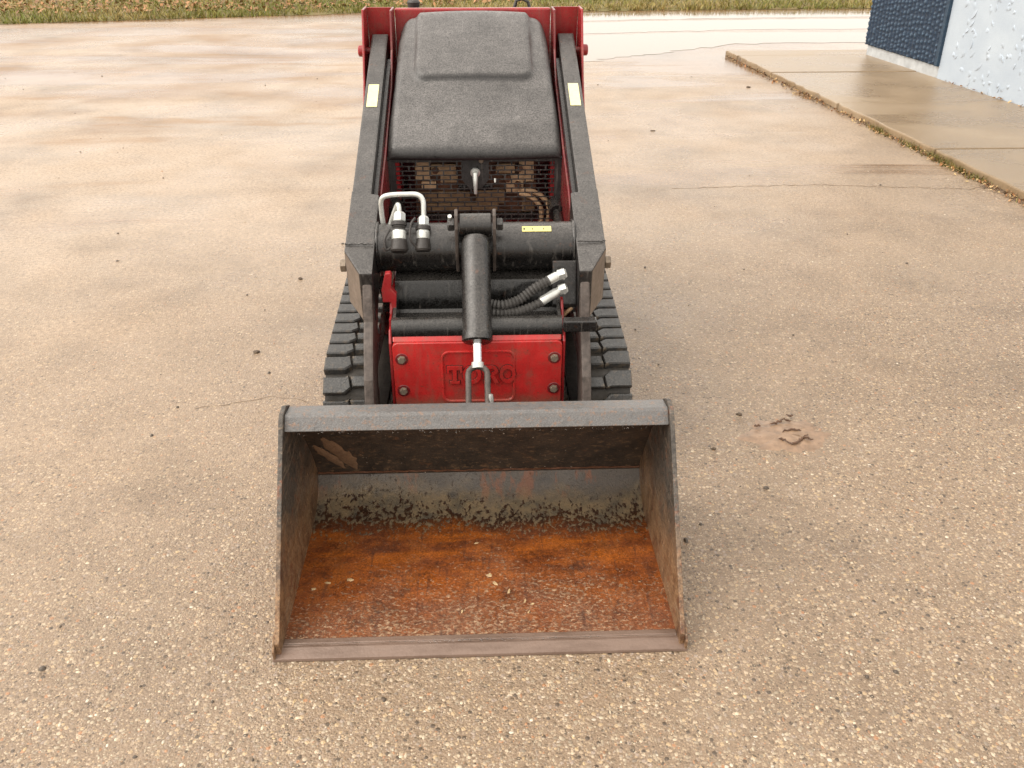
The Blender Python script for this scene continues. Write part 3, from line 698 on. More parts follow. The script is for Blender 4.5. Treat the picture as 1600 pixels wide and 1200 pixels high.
# --- tracks
def hull(pts):
    pts = sorted(set((round(a, 5), round(b, 5)) for a, b in pts))
    def half(ps):
        h = []
        for p in ps:
            while len(h) > 1 and (h[-1][0] - h[-2][0]) * (p[1] - h[-2][1]) - (h[-1][1] - h[-2][1]) * (p[0] - h[-2][0]) <= 0: h.pop()
            h.append(p)
        return h
    a = half(pts); b = half(pts[::-1]); return a[:-1] + b[:-1]
wheels = [(2.375, .170, .145), (3.30, .240, .150), (3.10, .100, .075), (2.50, .100, .075)]
hp = hull([(cy + r * math.cos(t), cz + r * math.sin(t)) for cy, cz, r in wheels for t in np.linspace(0, 2 * math.pi, 60, endpoint=False)])
hp = np.array(hp + [hp[0]]); seg = np.hypot(*np.diff(hp, axis=0).T); cum = np.concatenate([[0], np.cumsum(seg)]); LEN = cum[-1]
def on_path(s):
    s %= LEN; return np.interp(s, cum, hp[:, 0]), np.interp(s, cum, hp[:, 1])
NL = 44; pitch = LEN / NL
# one Z-shaped tread block (x across, y along travel, z outwards), chamfered top
def lug_mesh():
    w = .071; p = pitch
    polys = ([(-w, -.44), (-.010, -.44), (.008, -.20), (.002, .40), (-.012, .34), (-w, .34)],
             [(.012, -.14), (w, -.14), (w, .38), (.006, .38)])
    mb = MB(); vs = []; fs = []
    for P in polys:                     # two interlocking lugs parted by a narrow sipe
        P = [(a, b * p) for a, b in P]; n = len(P); o0 = len(vs)
        cx = sum(a for a, b in P) / n; cy = sum(b for a, b in P) / n
        Q = [(a + (-.0025 if a > cx else .0025), b + (-.003 if b > cy else .003)) for a, b in P]
        vs += [(a, b, -.004) for a, b in P] + [(a, b, .017) for a, b in P] + [(a, b, .021) for a, b in Q]
        fs += [(o0 + i, o0 + (i + 1) % n, o0 + n + (i + 1) % n, o0 + n + i) for i in range(n)] + [(o0 + n + i, o0 + n + (i + 1) % n, o0 + 2 * n + (i + 1) % n, o0 + 2 * n + i) for i in range(n)] + [tuple(range(o0 + 2 * n, o0 + 3 * n))]
    mb.add(vs, fs); o = mb.build('tread_block', 'tread', origin=(0, 0, 0)); me = o.data; bpy.data.objects.remove(o); return me
LUG = lug_mesh()
for sx in (-1, 1):
    xc = sx * .3705
    mb = MB(); n = len(hp) - 1; ps = []
    for i in range(160):
        s0 = LEN * i / 160; y, z = on_path(s0); y1, z1 = on_path(s0 + .004); y0, z0 = on_path(s0 - .004)
        d = Vector((y1 - y0, z1 - z0)).normalized(); nrm = Vector((d.y, -d.x)); ps.append(((y, z), (y - nrm.x * .016, z - nrm.y * .016)))
    vs = []
    for (o_, i_) in ps: vs += [(xc - .068, *o_), (xc + .068, *o_), (xc + .068, *i_), (xc - .068, *i_)]
    k = len(ps); fs = []
    for i in range(k):
        j = (i + 1) % k
        for e in range(4): fs.append((4 * i + e, 4 * j + e, 4 * j + (e + 1) % 4, 4 * i + (e + 1) % 4))
    mb.add(vs, fs); tr = mb.build('track', 'belt', LD, smooth=40)
    for i in range(NL):
        s0 = pitch * (i + .25); y, z = on_path(s0); y1, z1 = on_path(s0 + .012); y0, z0 = on_path(s0 - .012)
        d = Vector((0, y1 - y0, z1 - z0)).normalized(); nrm = Vector((0, d.z, -d.y)); xa = Vector((1, 0, 0)) * (-sx)
        ya = nrm.cross(xa)
        mt = Matrix((xa, ya, nrm)).transposed().to_4x4(); mt.translation = (xc, y - OY, z)
        o = bpy.data.objects.new('tread_block', LUG); COL.objects.link(o); o.parent = tr; o.matrix_local = mt
    for nm, (cy, cz, r) in zip(('idler_wheel', 'drive_sprocket', 'roller', 'roller'), wheels):
        rr = r - .018
        MB().rod((xc - .05, cy, cz), (xc + .05, cy, cz), [(0, rr * .55), (.01, rr * .9), (.1, rr), (.3, rr), (.36, rr * .7), (.64, rr * .7), (.7, rr), (.9, rr), (.99, rr * .9), (1, rr * .55)], 24).build(nm, 'dark_red' if nm != 'drive_sprocket' else 'bolt', tr, smooth=30)
    MB().prism_x([(2.45, .15), (2.55, .22), (3.2, .25), (3.25, .15), (3.15, .10), (2.5, .10)], xc - .03, xc + .03).build('track_frame', 'dark_red', tr, bev=.004)

# --- chassis
mb = MB(); mb.prism_x([(2.30, .11), (2.30, .40), (2.445, .405), (2.47, .47), (2.95, .50), (3.75, .55), (3.85, .45), (3.85, .14)], -.238, .238); mb.build('chassis', 'dark_red', LD, bev=.006)
for sx in (-1, 1):
    a, b = sorted((sx * .2395, sx * .2475))
    MB().prism_x([(2.262, .20), (2.262, .405), (2.285, .438), (2.33, .445), (2.36, .49), (2.47, .50), (2.60, .52), (2.95, .53), (2.95, .14), (2.34, .12)], a, b).build('frame_cheek', 'red', LD, bev=.003)
    # red upright channel plates that carry the loader arms
    a, b = sorted((sx * .296, sx * .288))
    MB().prism_x([(2.60, .40), (2.585, .62), (2.74, .70), (2.95, .775), (3.30, .92), (3.40, 1.02), (3.44, 1.148), (3.56, 1.148), (3.66, .50), (3.66, .30), (2.7, .30)], a, b).build('tower_inner_plate', 'dark_red', LD, bev=.003)
    a, b = sorted((sx * .388, sx * .396))
    MB().prism_x([(3.26, .80), (3.35, .93), (3.43, 1.10), (3.45, 1.150), (3.56, 1.150), (3.62, .62), (3.55, .60)], a, b).build('tower_outer_plate', 'red', LD, bev=.003)
    a, b = sorted((sx * .2965, sx * .3875))
    MB().prism_x([(3.552, 1.147), (3.560, 1.147), (3.63, .56), (3.622, .56)], a, b).build('tower_back_plate', 'red', LD, bev=.001)
    # pivot pin
    MB().rod((sx * .372, 3.49, 1.005), (sx * .422, 3.49, 1.005), [(0, .012), (.36, .012), (.36, .026), (.55, .026), (.6, .021), (.93, .020), (1, .016)], 14).build('pivot_pin', 'red', LD, smooth=35)
    for dz in (-.075,): MB().rod((sx * .30, 3.45, .985), (sx * .288, 3.45, .985), [(0, .012), (1, .012)], 10).build('pivot_washer', 'bolt', LD)
MB().prism_x([(3.562, .56), (3.562, 1.138), (3.568, 1.142), (3.61, 1.140), (3.61, 1.12), (3.572, 1.12), (3.572, .56)], -.287, .287).build('tower_top_rail', 'red', LD, bev=.003)
MB().prism_x([(3.85, .2), (3.85, 1.00), (3.80, 1.05), (3.68, 1.07), (3.68, .2)], -.27, .27).build('control_console', 'deep_black', LD, bev=.008)
MB().tube([(-.24, 3.86, .98), (-.24, 4.0, 1.03), (0, 4.02, 1.04), (.24, 4.0, 1.03), (.24, 3.86, .98)], .014, 10).build('handle_bar', 'black', LD, smooth=50)
MB().rod((-.228, 3.74, 1.10), (-.228, 3.74, 1.155), [(0, .008), (.4, .008), (.45, .022), (.85, .026), (1, .018)], 12).build('control_knob', 'cap', LD, smooth=45)
MB().tube([(.15, 3.9, 1.06), (.175, 3.9, 1.135), (.20, 3.9, 1.142), (.222, 3.9, 1.13), (.24, 3.9, 1.06)], .007, 8).build('control_cable', 'cap', LD, smooth=60)
MB().prism_x([(3.86, .16), (3.86, .19), (4.2, .19), (4.2, .16)], -.26, .26).build('operator_platform', 'deep_black', LD, bev=.004)

mb = MB(); mb.prism_y([(-.266, .492), (-.243, .492), (-.240, .455), (-.231, .455), (-.226, .515), (-.240, .534), (-.236, .572), (-.240, .580), (-.255, .578), (-.268, .528)], 2.352, 2.375)
mb.build('mast_bracket', 'red', LD, bev=.0025)
MB().prism_y([(-.2465, .41), (-.2400, .41), (-.2400, .462), (-.2465, .462)], 2.30, 2.36).build('bracket_strut', 'red', LD, bev=.001)
# black nose box above the red plate
nose = [(2.268, .424), (2.268, .446), (2.274, .457), (2.284, .464), (2.298, .467), (2.312, .464), (2.322, .456), (2.326, .440), (2.332, .425), (2.440, .420), (2.448, .428), (2.456, .505), (2.461, .513), (2.540, .532)]
MB().sheet_x(nose[::-1], -.2385, .2385, -.006).build('nose_box', 'nose_black', LD, smooth=30)
for sx in (-1, 1):
    MB().prism_x([(2.29, .43), (2.30, .460), (2.46, .508), (2.53, .52), (2.53, .43)], *sorted((sx * .228, sx * .2375))).build('nose_gusset', 'nose_black', LD, bev=.001)

# red cast plate with raised badge
plate = MB()
def rrect(x0, x1, z0, z1, r, k=5):
    out = []
    for cx, cz, a in ((x1 - r, z1 - r, 0), (x0 + r, z1 - r, 90), (x0 + r, z0 + r, 180), (x1 - r, z0 + r, 270)):
        for i in range(k + 1): t = R(a + 90 * i / k); out.append((cx + r * math.cos(t), cz + r * math.sin(t)))
    return out
plate.prism_y(rrect(-.238, .238, .208, .412, .016), 2.250, 2.290)
pl = plate.build('front_plate', 'red_plate', LD, bev=.005, smooth=35, seg=3)
MB().prism_x([(2.256, .4125), (2.285, .438), (2.31, .440), (2.31, .4125)], -.236, .236).build('plate_top_flange', 'red_plate', pl, bev=.003)
# raised frame of the badge field and the four letters
outer = rrect(-.103, .106, .222, .386, .022); inner = rrect(-.098, .101, .227, .381, .018)
mb = MB(); k = len(outer)
mb.add([(x, 2.2502, z) for x, z in outer] + [(x * .998, 2.2460, z) for x, z in rrect(-.1015, .1045, .2235, .3845, .021)] + [(x, 2.2460, z) for x, z in inner] + [(x, 2.2502, z) for x, z in rrect(-.0955, .0985, .2295, .3785, .016)],
       [(a * k + i, a * k + (i + 1) % k, (a + 1) * k + (i + 1) % k, (a + 1) * k + i) for a in range(3) for i in range(k)])
mb.build('badge_frame', 'red_plate', pl, smooth=40)
LZ0, LZ1 = .284, .339
def letter(shapes):
    def make(name, mat, g, y0):
        mb = MB()
        for kind, a in shapes:
            if kind == 'p':
                cx = sum(p[0] for p in a) / len(a); cz = sum(p[1] for p in a) / len(a)
                mb.prism_y([(x + math.copysign(g, x - cx), z + math.copysign(g, z - cz)) for x, z in a], y0 - random.uniform(0, .0002), 2.2512)
            else:
                cx, cz, rx, rz, wx, wz, t0, t1 = a; n = 20; vs = []
                for i in range(n + 1):
                    t = R(t0 + (t1 - t0) * i / n)
                    for q, yy in ((0, 2.2512), (0, y0 + .0001), (1, y0 + .0001), (1, 2.2512)):
                        vs.append((cx + (rx + g - (wx + 2 * g) * q) * math.cos(t), yy, cz + (rz + g - (wz + 2 * g) * q) * math.sin(t)))
                mb.add(vs, [(4 * i + e, 4 * i + e + 1, 4 * i + e + 5, 4 * i + e + 4) for i in range(n) for e in range(3)])
        return mb.build(name, mat, pl)
    make('badge_letter', 'red_plate', 0, 2.2445)
    make('letter_shadow', 'edge_shade', .0022, 2.2492)      # edge shadow painted as a dark skirt round each raised letter
def rect(x0, x1, z0, z1): return ('p', [(x0, z0), (x1, z0), (x1, z1), (x0, z1)])
lw = .040; zc = (LZ0 + LZ1) / 2; hh = (LZ1 - LZ0) / 2
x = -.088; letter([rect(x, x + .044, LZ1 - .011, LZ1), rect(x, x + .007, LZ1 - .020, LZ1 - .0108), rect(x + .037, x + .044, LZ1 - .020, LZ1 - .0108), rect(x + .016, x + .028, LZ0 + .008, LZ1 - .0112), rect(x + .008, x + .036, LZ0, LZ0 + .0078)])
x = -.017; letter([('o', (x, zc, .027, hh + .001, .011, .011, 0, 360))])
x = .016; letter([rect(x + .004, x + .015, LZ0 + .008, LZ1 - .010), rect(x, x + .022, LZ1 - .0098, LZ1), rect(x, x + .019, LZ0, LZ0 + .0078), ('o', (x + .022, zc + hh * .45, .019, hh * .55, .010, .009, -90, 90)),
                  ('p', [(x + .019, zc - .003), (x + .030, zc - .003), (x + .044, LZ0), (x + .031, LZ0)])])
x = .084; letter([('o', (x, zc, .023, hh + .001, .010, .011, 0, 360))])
for bx_, bz in ((-.213, .362), (.216, .360), (-.213, .262), (.216, .262)):
    b = MB().rod((bx_, 2.2498, bz), (bx_, 2.240, bz), [(0, .0125), (.3, .0125), (.35, .0105), (1, .0095)], 6).build('plate_bolt', 'bolt', pl)
    MB().rod((bx_, 2.2500, bz), (bx_, 2.2488, bz), [(0, .0185), (1, .0170)], 18).build('bolt_boss', 'dark_red', pl, smooth=30)

# --- loader arms
for sx in (-1, 1):
    def X(a, b): return sorted((sx * a, sx * b))
    top_y = lambda y: .622 + (y - 2.40) * (1.062 - .622) / (3.50 - 2.40)
    beam = [(2.615, top_y(2.615)), (3.50, top_y(3.50)), (3.53, 1.055), (3.545, 1.02), (3.52, .965), (3.45, .93), (2.615, .60)]
    arm = MB().prism_x(beam, *X(.310, .369)).build('loader_arm', 'arm_black', LD, bev=.006)
    # wider gusseted knee
    yk = 2.405
    mb = MB(); z0, z1 = .622, top_y(2.64)
    ins, outx = sx * .287, sx * .3705
    tops = [(sx * .3705, 2.660, top_y(2.660)), (sx * .3705, 2.412, .626), (sx * .322, 2.330, .588), (sx * .287, 2.330, .588), (sx * .287, 2.640, top_y(2.640))]
    bots = [(sx * .3705, 2.660, .56), (sx * .3705, 2.430, .462), (sx * .322, 2.340, .44), (sx * .287, 2.340, .44), (sx * .287, 2.640, .56)]
    mb.add(tops + bots, [(0, 1, 2, 3, 4), (9, 8, 7, 6, 5)] + [(i, 5 + i, 5 + (i + 1) % 5, (i + 1) % 5) for i in range(5)])
    mb.mi = [0, 0, 1, 1, 0, 0, 0]      # outer and angled side faces are brown
    kn = mb.build('arm_knee', ['arm_black', 'brown_side'], arm, bev=.004)
    wp = [(sx * (.290 + .080 * i / 14), 2.432, .6385 + random.gauss(0, .0006)) for i in range(15)]
    MB().tube(wp, [random.uniform(.0018, .0030) for _ in wp], 6).build('weld_bead', 'arm_black', arm, smooth=60)
    leg = [(2.345, .585), (2.318, .520), (2.300, .455), (2.255, .40), (2.205, .32), (2.175, .235), (2.165, .15), (2.20, .115), (2.26, .13), (2.30, .24), (2.36, .36), (2.44, .438), (2.56, .50), (2.56, .56), (2.42, .60)]
    lg = MB().prism_x(leg, *X(.2905, .3175)).build('arm_leg', 'edge_rust', arm, bev=.005)
    MB().rod((sx * .3705, 2.47, .560), (sx * .394, 2.47, .560), [(0, .012), (.3, .012), (.3, .020), (.9, .020), (1, .016)], 6).build('knee_bolt', 'bolt', arm)
    MB().prism_x([(2.44, .50), (2.50, .515), (2.60, .40), (2.54, .38)], *X(.255, .285)).build('lift_link', 'deep_black', arm, bev=.003)
    MB().prism_x([(2.645, .69), (3.40, .99), (3.40, .62), (2.645, .42)], *X(.2964, .3095)).build('arm_guard', 'deep_black', arm, bev=.001)
    # lift cylinder tucked inside the arm
    MB().rod((sx * .272, 2.62, .545), (sx * .272, 3.42, .62), [(0, .016), (.35, .016), (.35, .028), (1, .028)], 14).build('lift_cylinder', 'deep_black', arm, smooth=30)
    yy = 3.07
    yl = [(sx * (.3385 - .011), y_) for y_ in ()]
    d = Vector((0, 1.10, .44)).normalized(); nn = Vector((0, -.44, 1.10)).normalized()
    c0 = Vector((sx * .340, 3.128, top_y(3.128))); hw, hl = .0175, .066
    rot = Matrix((Vector((1, 0, 0)), d, nn)).transposed()
    MB().box(c0 + nn * .0012, (2 * hw, 2 * hl, .0016), rot).build('decal', 'decal', arm)
# stop block through the right leg
MB().box((.284, 2.245, .464), (.092, .034, .032)).build('stop_block', 'deep_black', LD, bev=.004)

# --- cross tube
ct = MB().rod((-.2865, 2.515, .597), (.2865, 2.515, .597), [(0, .070), (1, .070)], 40).build('cross_tube', 'tube_black', LD, smooth=40)
for sx in (-1, 1):
    t = [(sx * .284, 2.515 + math.cos(a) * .0715, .597 + math.sin(a) * .0715) for a in np.linspace(0, 2 * math.pi, 40)]
    MB().tube(t, [random.uniform(.004, .006) for _ in t], 6, cap=False).build('weld_bead', 'tube_black', ct, smooth=60)
q = R(112)
rot = Matrix.Rotation(q - R(90), 3, 'X')
a_ = R(118); MB().box((.176, 2.515 + math.cos(a_) * .0708, .597 + math.sin(a_) * .0708), (.084, .020, .0015), Matrix.Rotation(a_ - R(90), 3, 'X')).build('warning_decal', 'decal_y', ct)
for i, (dx, w) in enumerate(((-.036, .004), (-.012, .002), (.020, .002))):
    MB().box((.176 + dx, 2.515 + math.cos(a_) * .0718, .597 + math.sin(a_) * .0718), (w, .007, .0012), Matrix.Rotation(a_ - R(90), 3, 'X')).build('decal_mark', 'ink', ct)
# ears for the tilt cylinder
for sx in (-1, 1):
    ear = [(2.50, .655), (2.435, .735), (2.415, .742), (2.398, .728), (2.392, .690), (2.415, .60), (2.445, .545), (2.46, .56)]
    e = MB().prism_x(ear, *sorted((sx * .0485, sx * .0575))).build('cylinder_ear', 'edge_rust', ct, bev=.002)
    MB().rod((sx * .058, 2.425, .694), (sx * .078, 2.425, .694), [(0, .013), (.1, .019), (.85, .019), (1, .015)], 6).build('pin_nut', 'black', e)
MB().rod((-.071, 2.425, .712), (-.071, 2.415, .722), [(0, .006), (1, .006)], 8).build('grease_nipple', 'zinc', ct)

# --- tilt cylinder
A = Vector((0, 2.425, .690)); B = Vector((0, 2.130, .320)); ax = (B - A); L = ax.length; u = ax / L
tc = MB().rod(A + u * .035, A + u * .335, [(0, .034), (.04, .039), (.1, .0405), (.9, .0405), (.91, .0425), (.985, .0425), (1, .037)], 32).build('tilt_cylinder', 'tube_black', LD, smooth=35)
MB().rod((-.046, 2.425, .692), (.046, 2.425, .692), [(0, .030), (.04, .033), (.96, .033), (1, .030)], 24).build('cylinder_eye', 'tube_black', tc, smooth=35)
MB().rod(A + u * .33, A + u * .405, [(0, .0135), (1, .0135)], 18).build('piston_rod', 'chrome', tc, smooth=35)
MB().rod(A + u * .392, A + u * .408, [(0, .0175), (1, .0175)], 18).build('rod_collar', 'zinc', tc, smooth=35)
cl = MB()
c0 = A + u * .405
arch = [(-.026, .125)] + [(-.026, .018)] + [(.026 * math.cos(t), .018 - .020 * math.sin(t)) for t in np.linspace(math.pi, 0, 9)][1:-1] + [(.026, .018), (.026, .125)]
cl.tube([c0 + Vector((p[0], 0, 0)) + u * p[1] for p in arch], .0085, 10)
cl.build('clevis', 'edge_rust', tc, smooth=50)
MB().rod((.034, 2.120, .318), (.034, 2.112, .290), [(0, .006), (.5, .0085), (1, .006)], 8).build('clevis_pin', 'zinc', tc, smooth=40)

# --- auxiliary hydraulic couplers on the left
def curve(pts, k=8):
    P = [Vector(p) for p in pts]; P = [P[0]] + P + [P[-1]]; out = []
    for i in range(1, len(P) - 2):
        a, b, c_, d = P[i - 1:i + 3]
        for j in range(k):
            t = j / k; out.append(.5 * ((2 * b) + (c_ - a) * t + (2 * a - 5 * b + 4 * c_ - d) * t * t + (3 * b - a - 3 * c_ + d) * t ** 3))
    return out + [P[-1]]
hc = MB().tube(curve([(-.266, 2.535, .625), (-.271, 2.53, .70), (-.268, 2.525, .738), (-.247, 2.522, .751), (-.20, 2.52, .754), (-.165, 2.515, .754), (-.149, 2.51, .739), (-.148, 2.50, .705), (-.149, 2.495, .69)]), .0075, 12).build('hydraulic_pipe', 'zinc', LD, smooth=60)
MB().tube(curve([(-.258, 2.53, .630), (-.238, 2.515, .690), (-.222, 2.505, .727), (-.217, 2.495, .722), (-.217, 2.49, .70)]), .0072, 12).build('branch_pipe', 'zinc', hc, smooth=60)
def coupler(x, y, z, big):
    d = Vector((-.012 if big else -.02, -.52, -.85)).normalized(); a = Vector((x, y, z)); k = 1.12 if big else 1
    c = MB().rod(a, a + d * .032, [(0, .011 * k), (.2, .0165 * k), (.8, .0165 * k), (1, .013 * k)], 6).build('coupler_nut', 'zinc', hc)
    MB().rod(a + d * .030, a + d * .040, [(0, .022), (1, .022)], 18).build('coupler_ring', 'cap', hc, smooth=30)
    if big: MB().rod(a + d * .040, a + d * .054, [(0, .017), (.3, .020), (.6, .016), (1, .019)], 16).build('coupler_collar', 'hose', hc, smooth=50)
    s0 = .054 if big else .040
    MB().rod(a + d * s0, a + d * (s0 + .028), [(0, .0165 * k), (.15, .0185 * k), (.9, .0185 * k), (1, .017 * k)], 18).build('coupler_sleeve', 'zinc', hc, smooth=30)
    e = a + d * (s0 + .026)
    MB().rod(e, e + d * .036, [(0, .019 * k), (.5, .0215 * k), (.85, .0225 * k), (1, .019 * k)], 18).build('dust_cap', 'cap', hc, smooth=35)
    return e + d * .02
p1 = coupler(-.217, 2.490, .712, True); p2 = coupler(-.149, 2.492, .698, False)
MB().box((-.183, 2.474, .678), (.085, .004, .014), Matrix.Rotation(-.5, 3, 'X')).build('coupler_bracket', 'deep_black', hc, bev=.001)
MB().tube(curve([p1 + Vector((-.02, 0, .0)), p1 + Vector((-.036, -.01, -.005)), p1 + Vector((-.040, 0, .02)), p1 + Vector((-.026, .02, .045))]), .004, 8).build('cap_strap', 'cap', hc, smooth=60)
MB().tube(curve([p2 + Vector((-.014, -.01, -.004)), p2 + Vector((-.034, -.01, .025)), p2 + Vector((-.032, .01, .06)), p2 + Vector((-.020, .025, .075))]), .0035, 8).build('cap_strap', 'cap', hc, smooth=60)

# --- right-hand bulkhead with two sleeved hoses
br = MB(); br.prism_x([(2.375, .458), (2.372, .47), (2.405, .59), (2.412, .588), (2.384, .458)], .218, .2860); bk = br.build('hose_bracket', 'arm_black', LD, bev=.002)
def ribbed(name, pts, r, parent):
    C = curve(pts, 14); Lc = [0]
    for a, b in zip(C[:-1], C[1:]): Lc.append(Lc[-1] + (b - a).length)
    n = int(Lc[-1] / .0052); P = []; rr = []
    for i in range(n + 1):
        s_ = Lc[-1] * i / n; k = max(0, min(len(C) - 2, int(np.searchsorted(Lc, s_)) - 1)); t = (s_ - Lc[k]) / max(1e-6, Lc[k + 1] - Lc[k])
        P.append(C[k].lerp(C[k + 1], t)); rr.append(r if i % 2 else r * .74)
    return MB().tube(P, rr, 14).build(name, 'hose', parent)
h1 = [(.206, 2.345, .556), (.165, 2.34, .535), (.12, 2.335, .502), (.07, 2.33, .488), (.02, 2.35, .489), (-.03, 2.38, .50)]
h2 = [(.185, 2.330, .497), (.150, 2.325, .482), (.105, 2.322, .470), (.05, 2.325, .468), (-.01, 2.35, .47)]
ribbed('hydraulic_hose', h1, .0155, bk); ribbed('hydraulic_hose', h2, .0145, bk)
for (a, b, l) in (((.236, 2.362, .566), (.200, 2.345, .553), .0), ((.240, 2.360, .522), (.180, 2.330, .496), 0)):
    MB().rod(a, b, [(0, .0115), (.25, .0115), (.25, .0135), (.9, .0135), (1, .012)], 14).build('hose_ferrule', 'zinc', bk, smooth=30)
    MB().rod(Vector(a) + Vector((.014, .0, .004)), Vector(a) + Vector((-.006, 0, -.002)), [(0, .0155), (1, .0155)], 6).build('hose_nut', 'zinc', bk)
    MB().rod(Vector(a) + Vector((.008, .02, -.002)), Vector(a) + Vector((.008, -.008, .0)), [(0, .013), (1, .013)], 6).build('elbow_nut', 'zinc', bk)
MB().tube(curve([(.235, 2.40, .452), (.240, 2.38, .425), (.262, 2.375, .445), (.275, 2.38, .455)]), .006, 8).build('return_line', 'tan_part', bk, smooth=60)

# --- engine bay behind the grille
gr = MB(); GX, GZ0, GZ1, GY = .288, .500, .742, 2.972
rows = 15; rp = (GZ1 - .012 - GZ0) / rows; bh = .0036; pw = .0455
for i in range(rows + 1): gr.box((0, GY, GZ0 + i * rp), (2 * GX, .0028, bh))
gr.box((0, GY, GZ1 - .004), (2 * GX, .0030, .016))
for i in range(rows):
    off = (i % 2) * pw / 2; x = -GX + off
    zc = GZ0 + (i + .5) * rp
    while x < GX:
        gr.box((x, GY, zc), (.0050, .0026, rp)); x += pw
for sx in (-1, 1): gr.box((sx * (GX - .010), GY, (GZ0 + GZ1) / 2), (.026, .0034, GZ1 - GZ0))
gr.prism_y([(-.046, .742), (-.046, .670), (-.022, .640), (.022, .640), (.046, .670), (.046, .742)], GY - .0018, GY + .0022)
grille = gr.build('grille', 'black', LD); grille['label'] = 'black grille of staggered slots with a latch in the middle'
lt = MB().rod((0, GY - .002, .694), (0, GY - .016, .690), [(0, .0165), (.4, .0165), (.5, .012), (1, .010)], 18).build('hood_latch', 'zinc', grille, smooth=35)
MB().tube([(0, GY - .014, .692), (0, GY - .024, .675), (0, GY - .028, .650), (0, GY - .027, .628)], [.0095, .0085, .0065, .0055], 12).build('latch_lever', 'zinc', lt, smooth=60)
MB().prism_y([(-.004, .745), (-.007, .735), (-.004, .724), (.004, .724), (.007, .735), (.004, .745)], GY - .0035, GY - .002).build('key_slot', 'ink', grille)
MB().rod((.020, GY - .002, .732), (.020, GY - .006, .732), [(0, .009), (1, .007)], 10).build('latch_rivet', 'bolt', grille)
MB().rod((.066, GY - .002, .672), (.066, GY - .008, .660), [(0, .004), (1, .003)], 8).build('rivet', 'zinc', grille)
rad = MB().box((0.0, 3.085, .62), (.420, .05, .20)).build('radiator', 'dark_rust', LD, bev=.004)
for x0, x1, z0, z1, mt in ((-.205, -.155, .650, .712, 'tan_hose'), (-.150, -.065, .668, .705, 'tan_part'), (.07, .135, .672, .704, 'tan_part'), (.150, .20, .640, .715, 'tan_hose'), (-.12, -.06, .640, .664, 'tan_part'), (-.185, -.135, .622, .645, 'tan_hose'), (.105, .165, .600, .664, 'tan_hose'),
                           (-.205, -.02, .572, .606, 'tan_dull'), (.0, .10, .565, .612, 'tan_dull'), (-.17, .08, .540, .566, 'tan_dull'), (-.06, .06, .612, .630, 'deep_black'), (.16, .205, .535, .595, 'tan_dull'), (-.205, .205, .512, .532, 'deep_black')):
    mt_y = 3.046 + random.uniform(-.010, .006)
    MB().box(((x0 + x1) / 2, mt_y, (z0 + z1) / 2), (x1 - x0, .014, z1 - z0)).build('radiator_panel', mt, rad, bev=.003)
for bx_, bz in ((-.135, .685), (.150, .690), (.145, .632), (.11, .655)):
    MB().rod((bx_, 3.04, bz), (bx_, 3.022, bz), [(0, .014), (1, .012)], 6).build('radiator_bolt', 'dark_rust', rad)
MB().tube(curve([(.155, 3.01, .622), (.205, 3.005, .612), (.240, 3.0, .585), (.252, 3.0, .55), (.246, 3.0, .49)]), .0085, 10).build('coolant_hose', 'tan_hose', rad, smooth=60)
MB().tube(curve([(.145, 3.01, .610), (.19, 3.005, .596), (.220, 3.0, .565), (.226, 3.0, .53), (.222, 3.0, .49)]), .0085, 10).build('coolant_hose', 'tan_hose', rad, smooth=60)
MB().box((0, 3.20, .58), (.56, .02, .36)).build('bay_bulkhead', 'dark_red', LD)
for sx in (-1, 1): MB().box((sx * .262, 3.06, .60), (.02, .16, .28)).build('bay_post', 'red', LD)

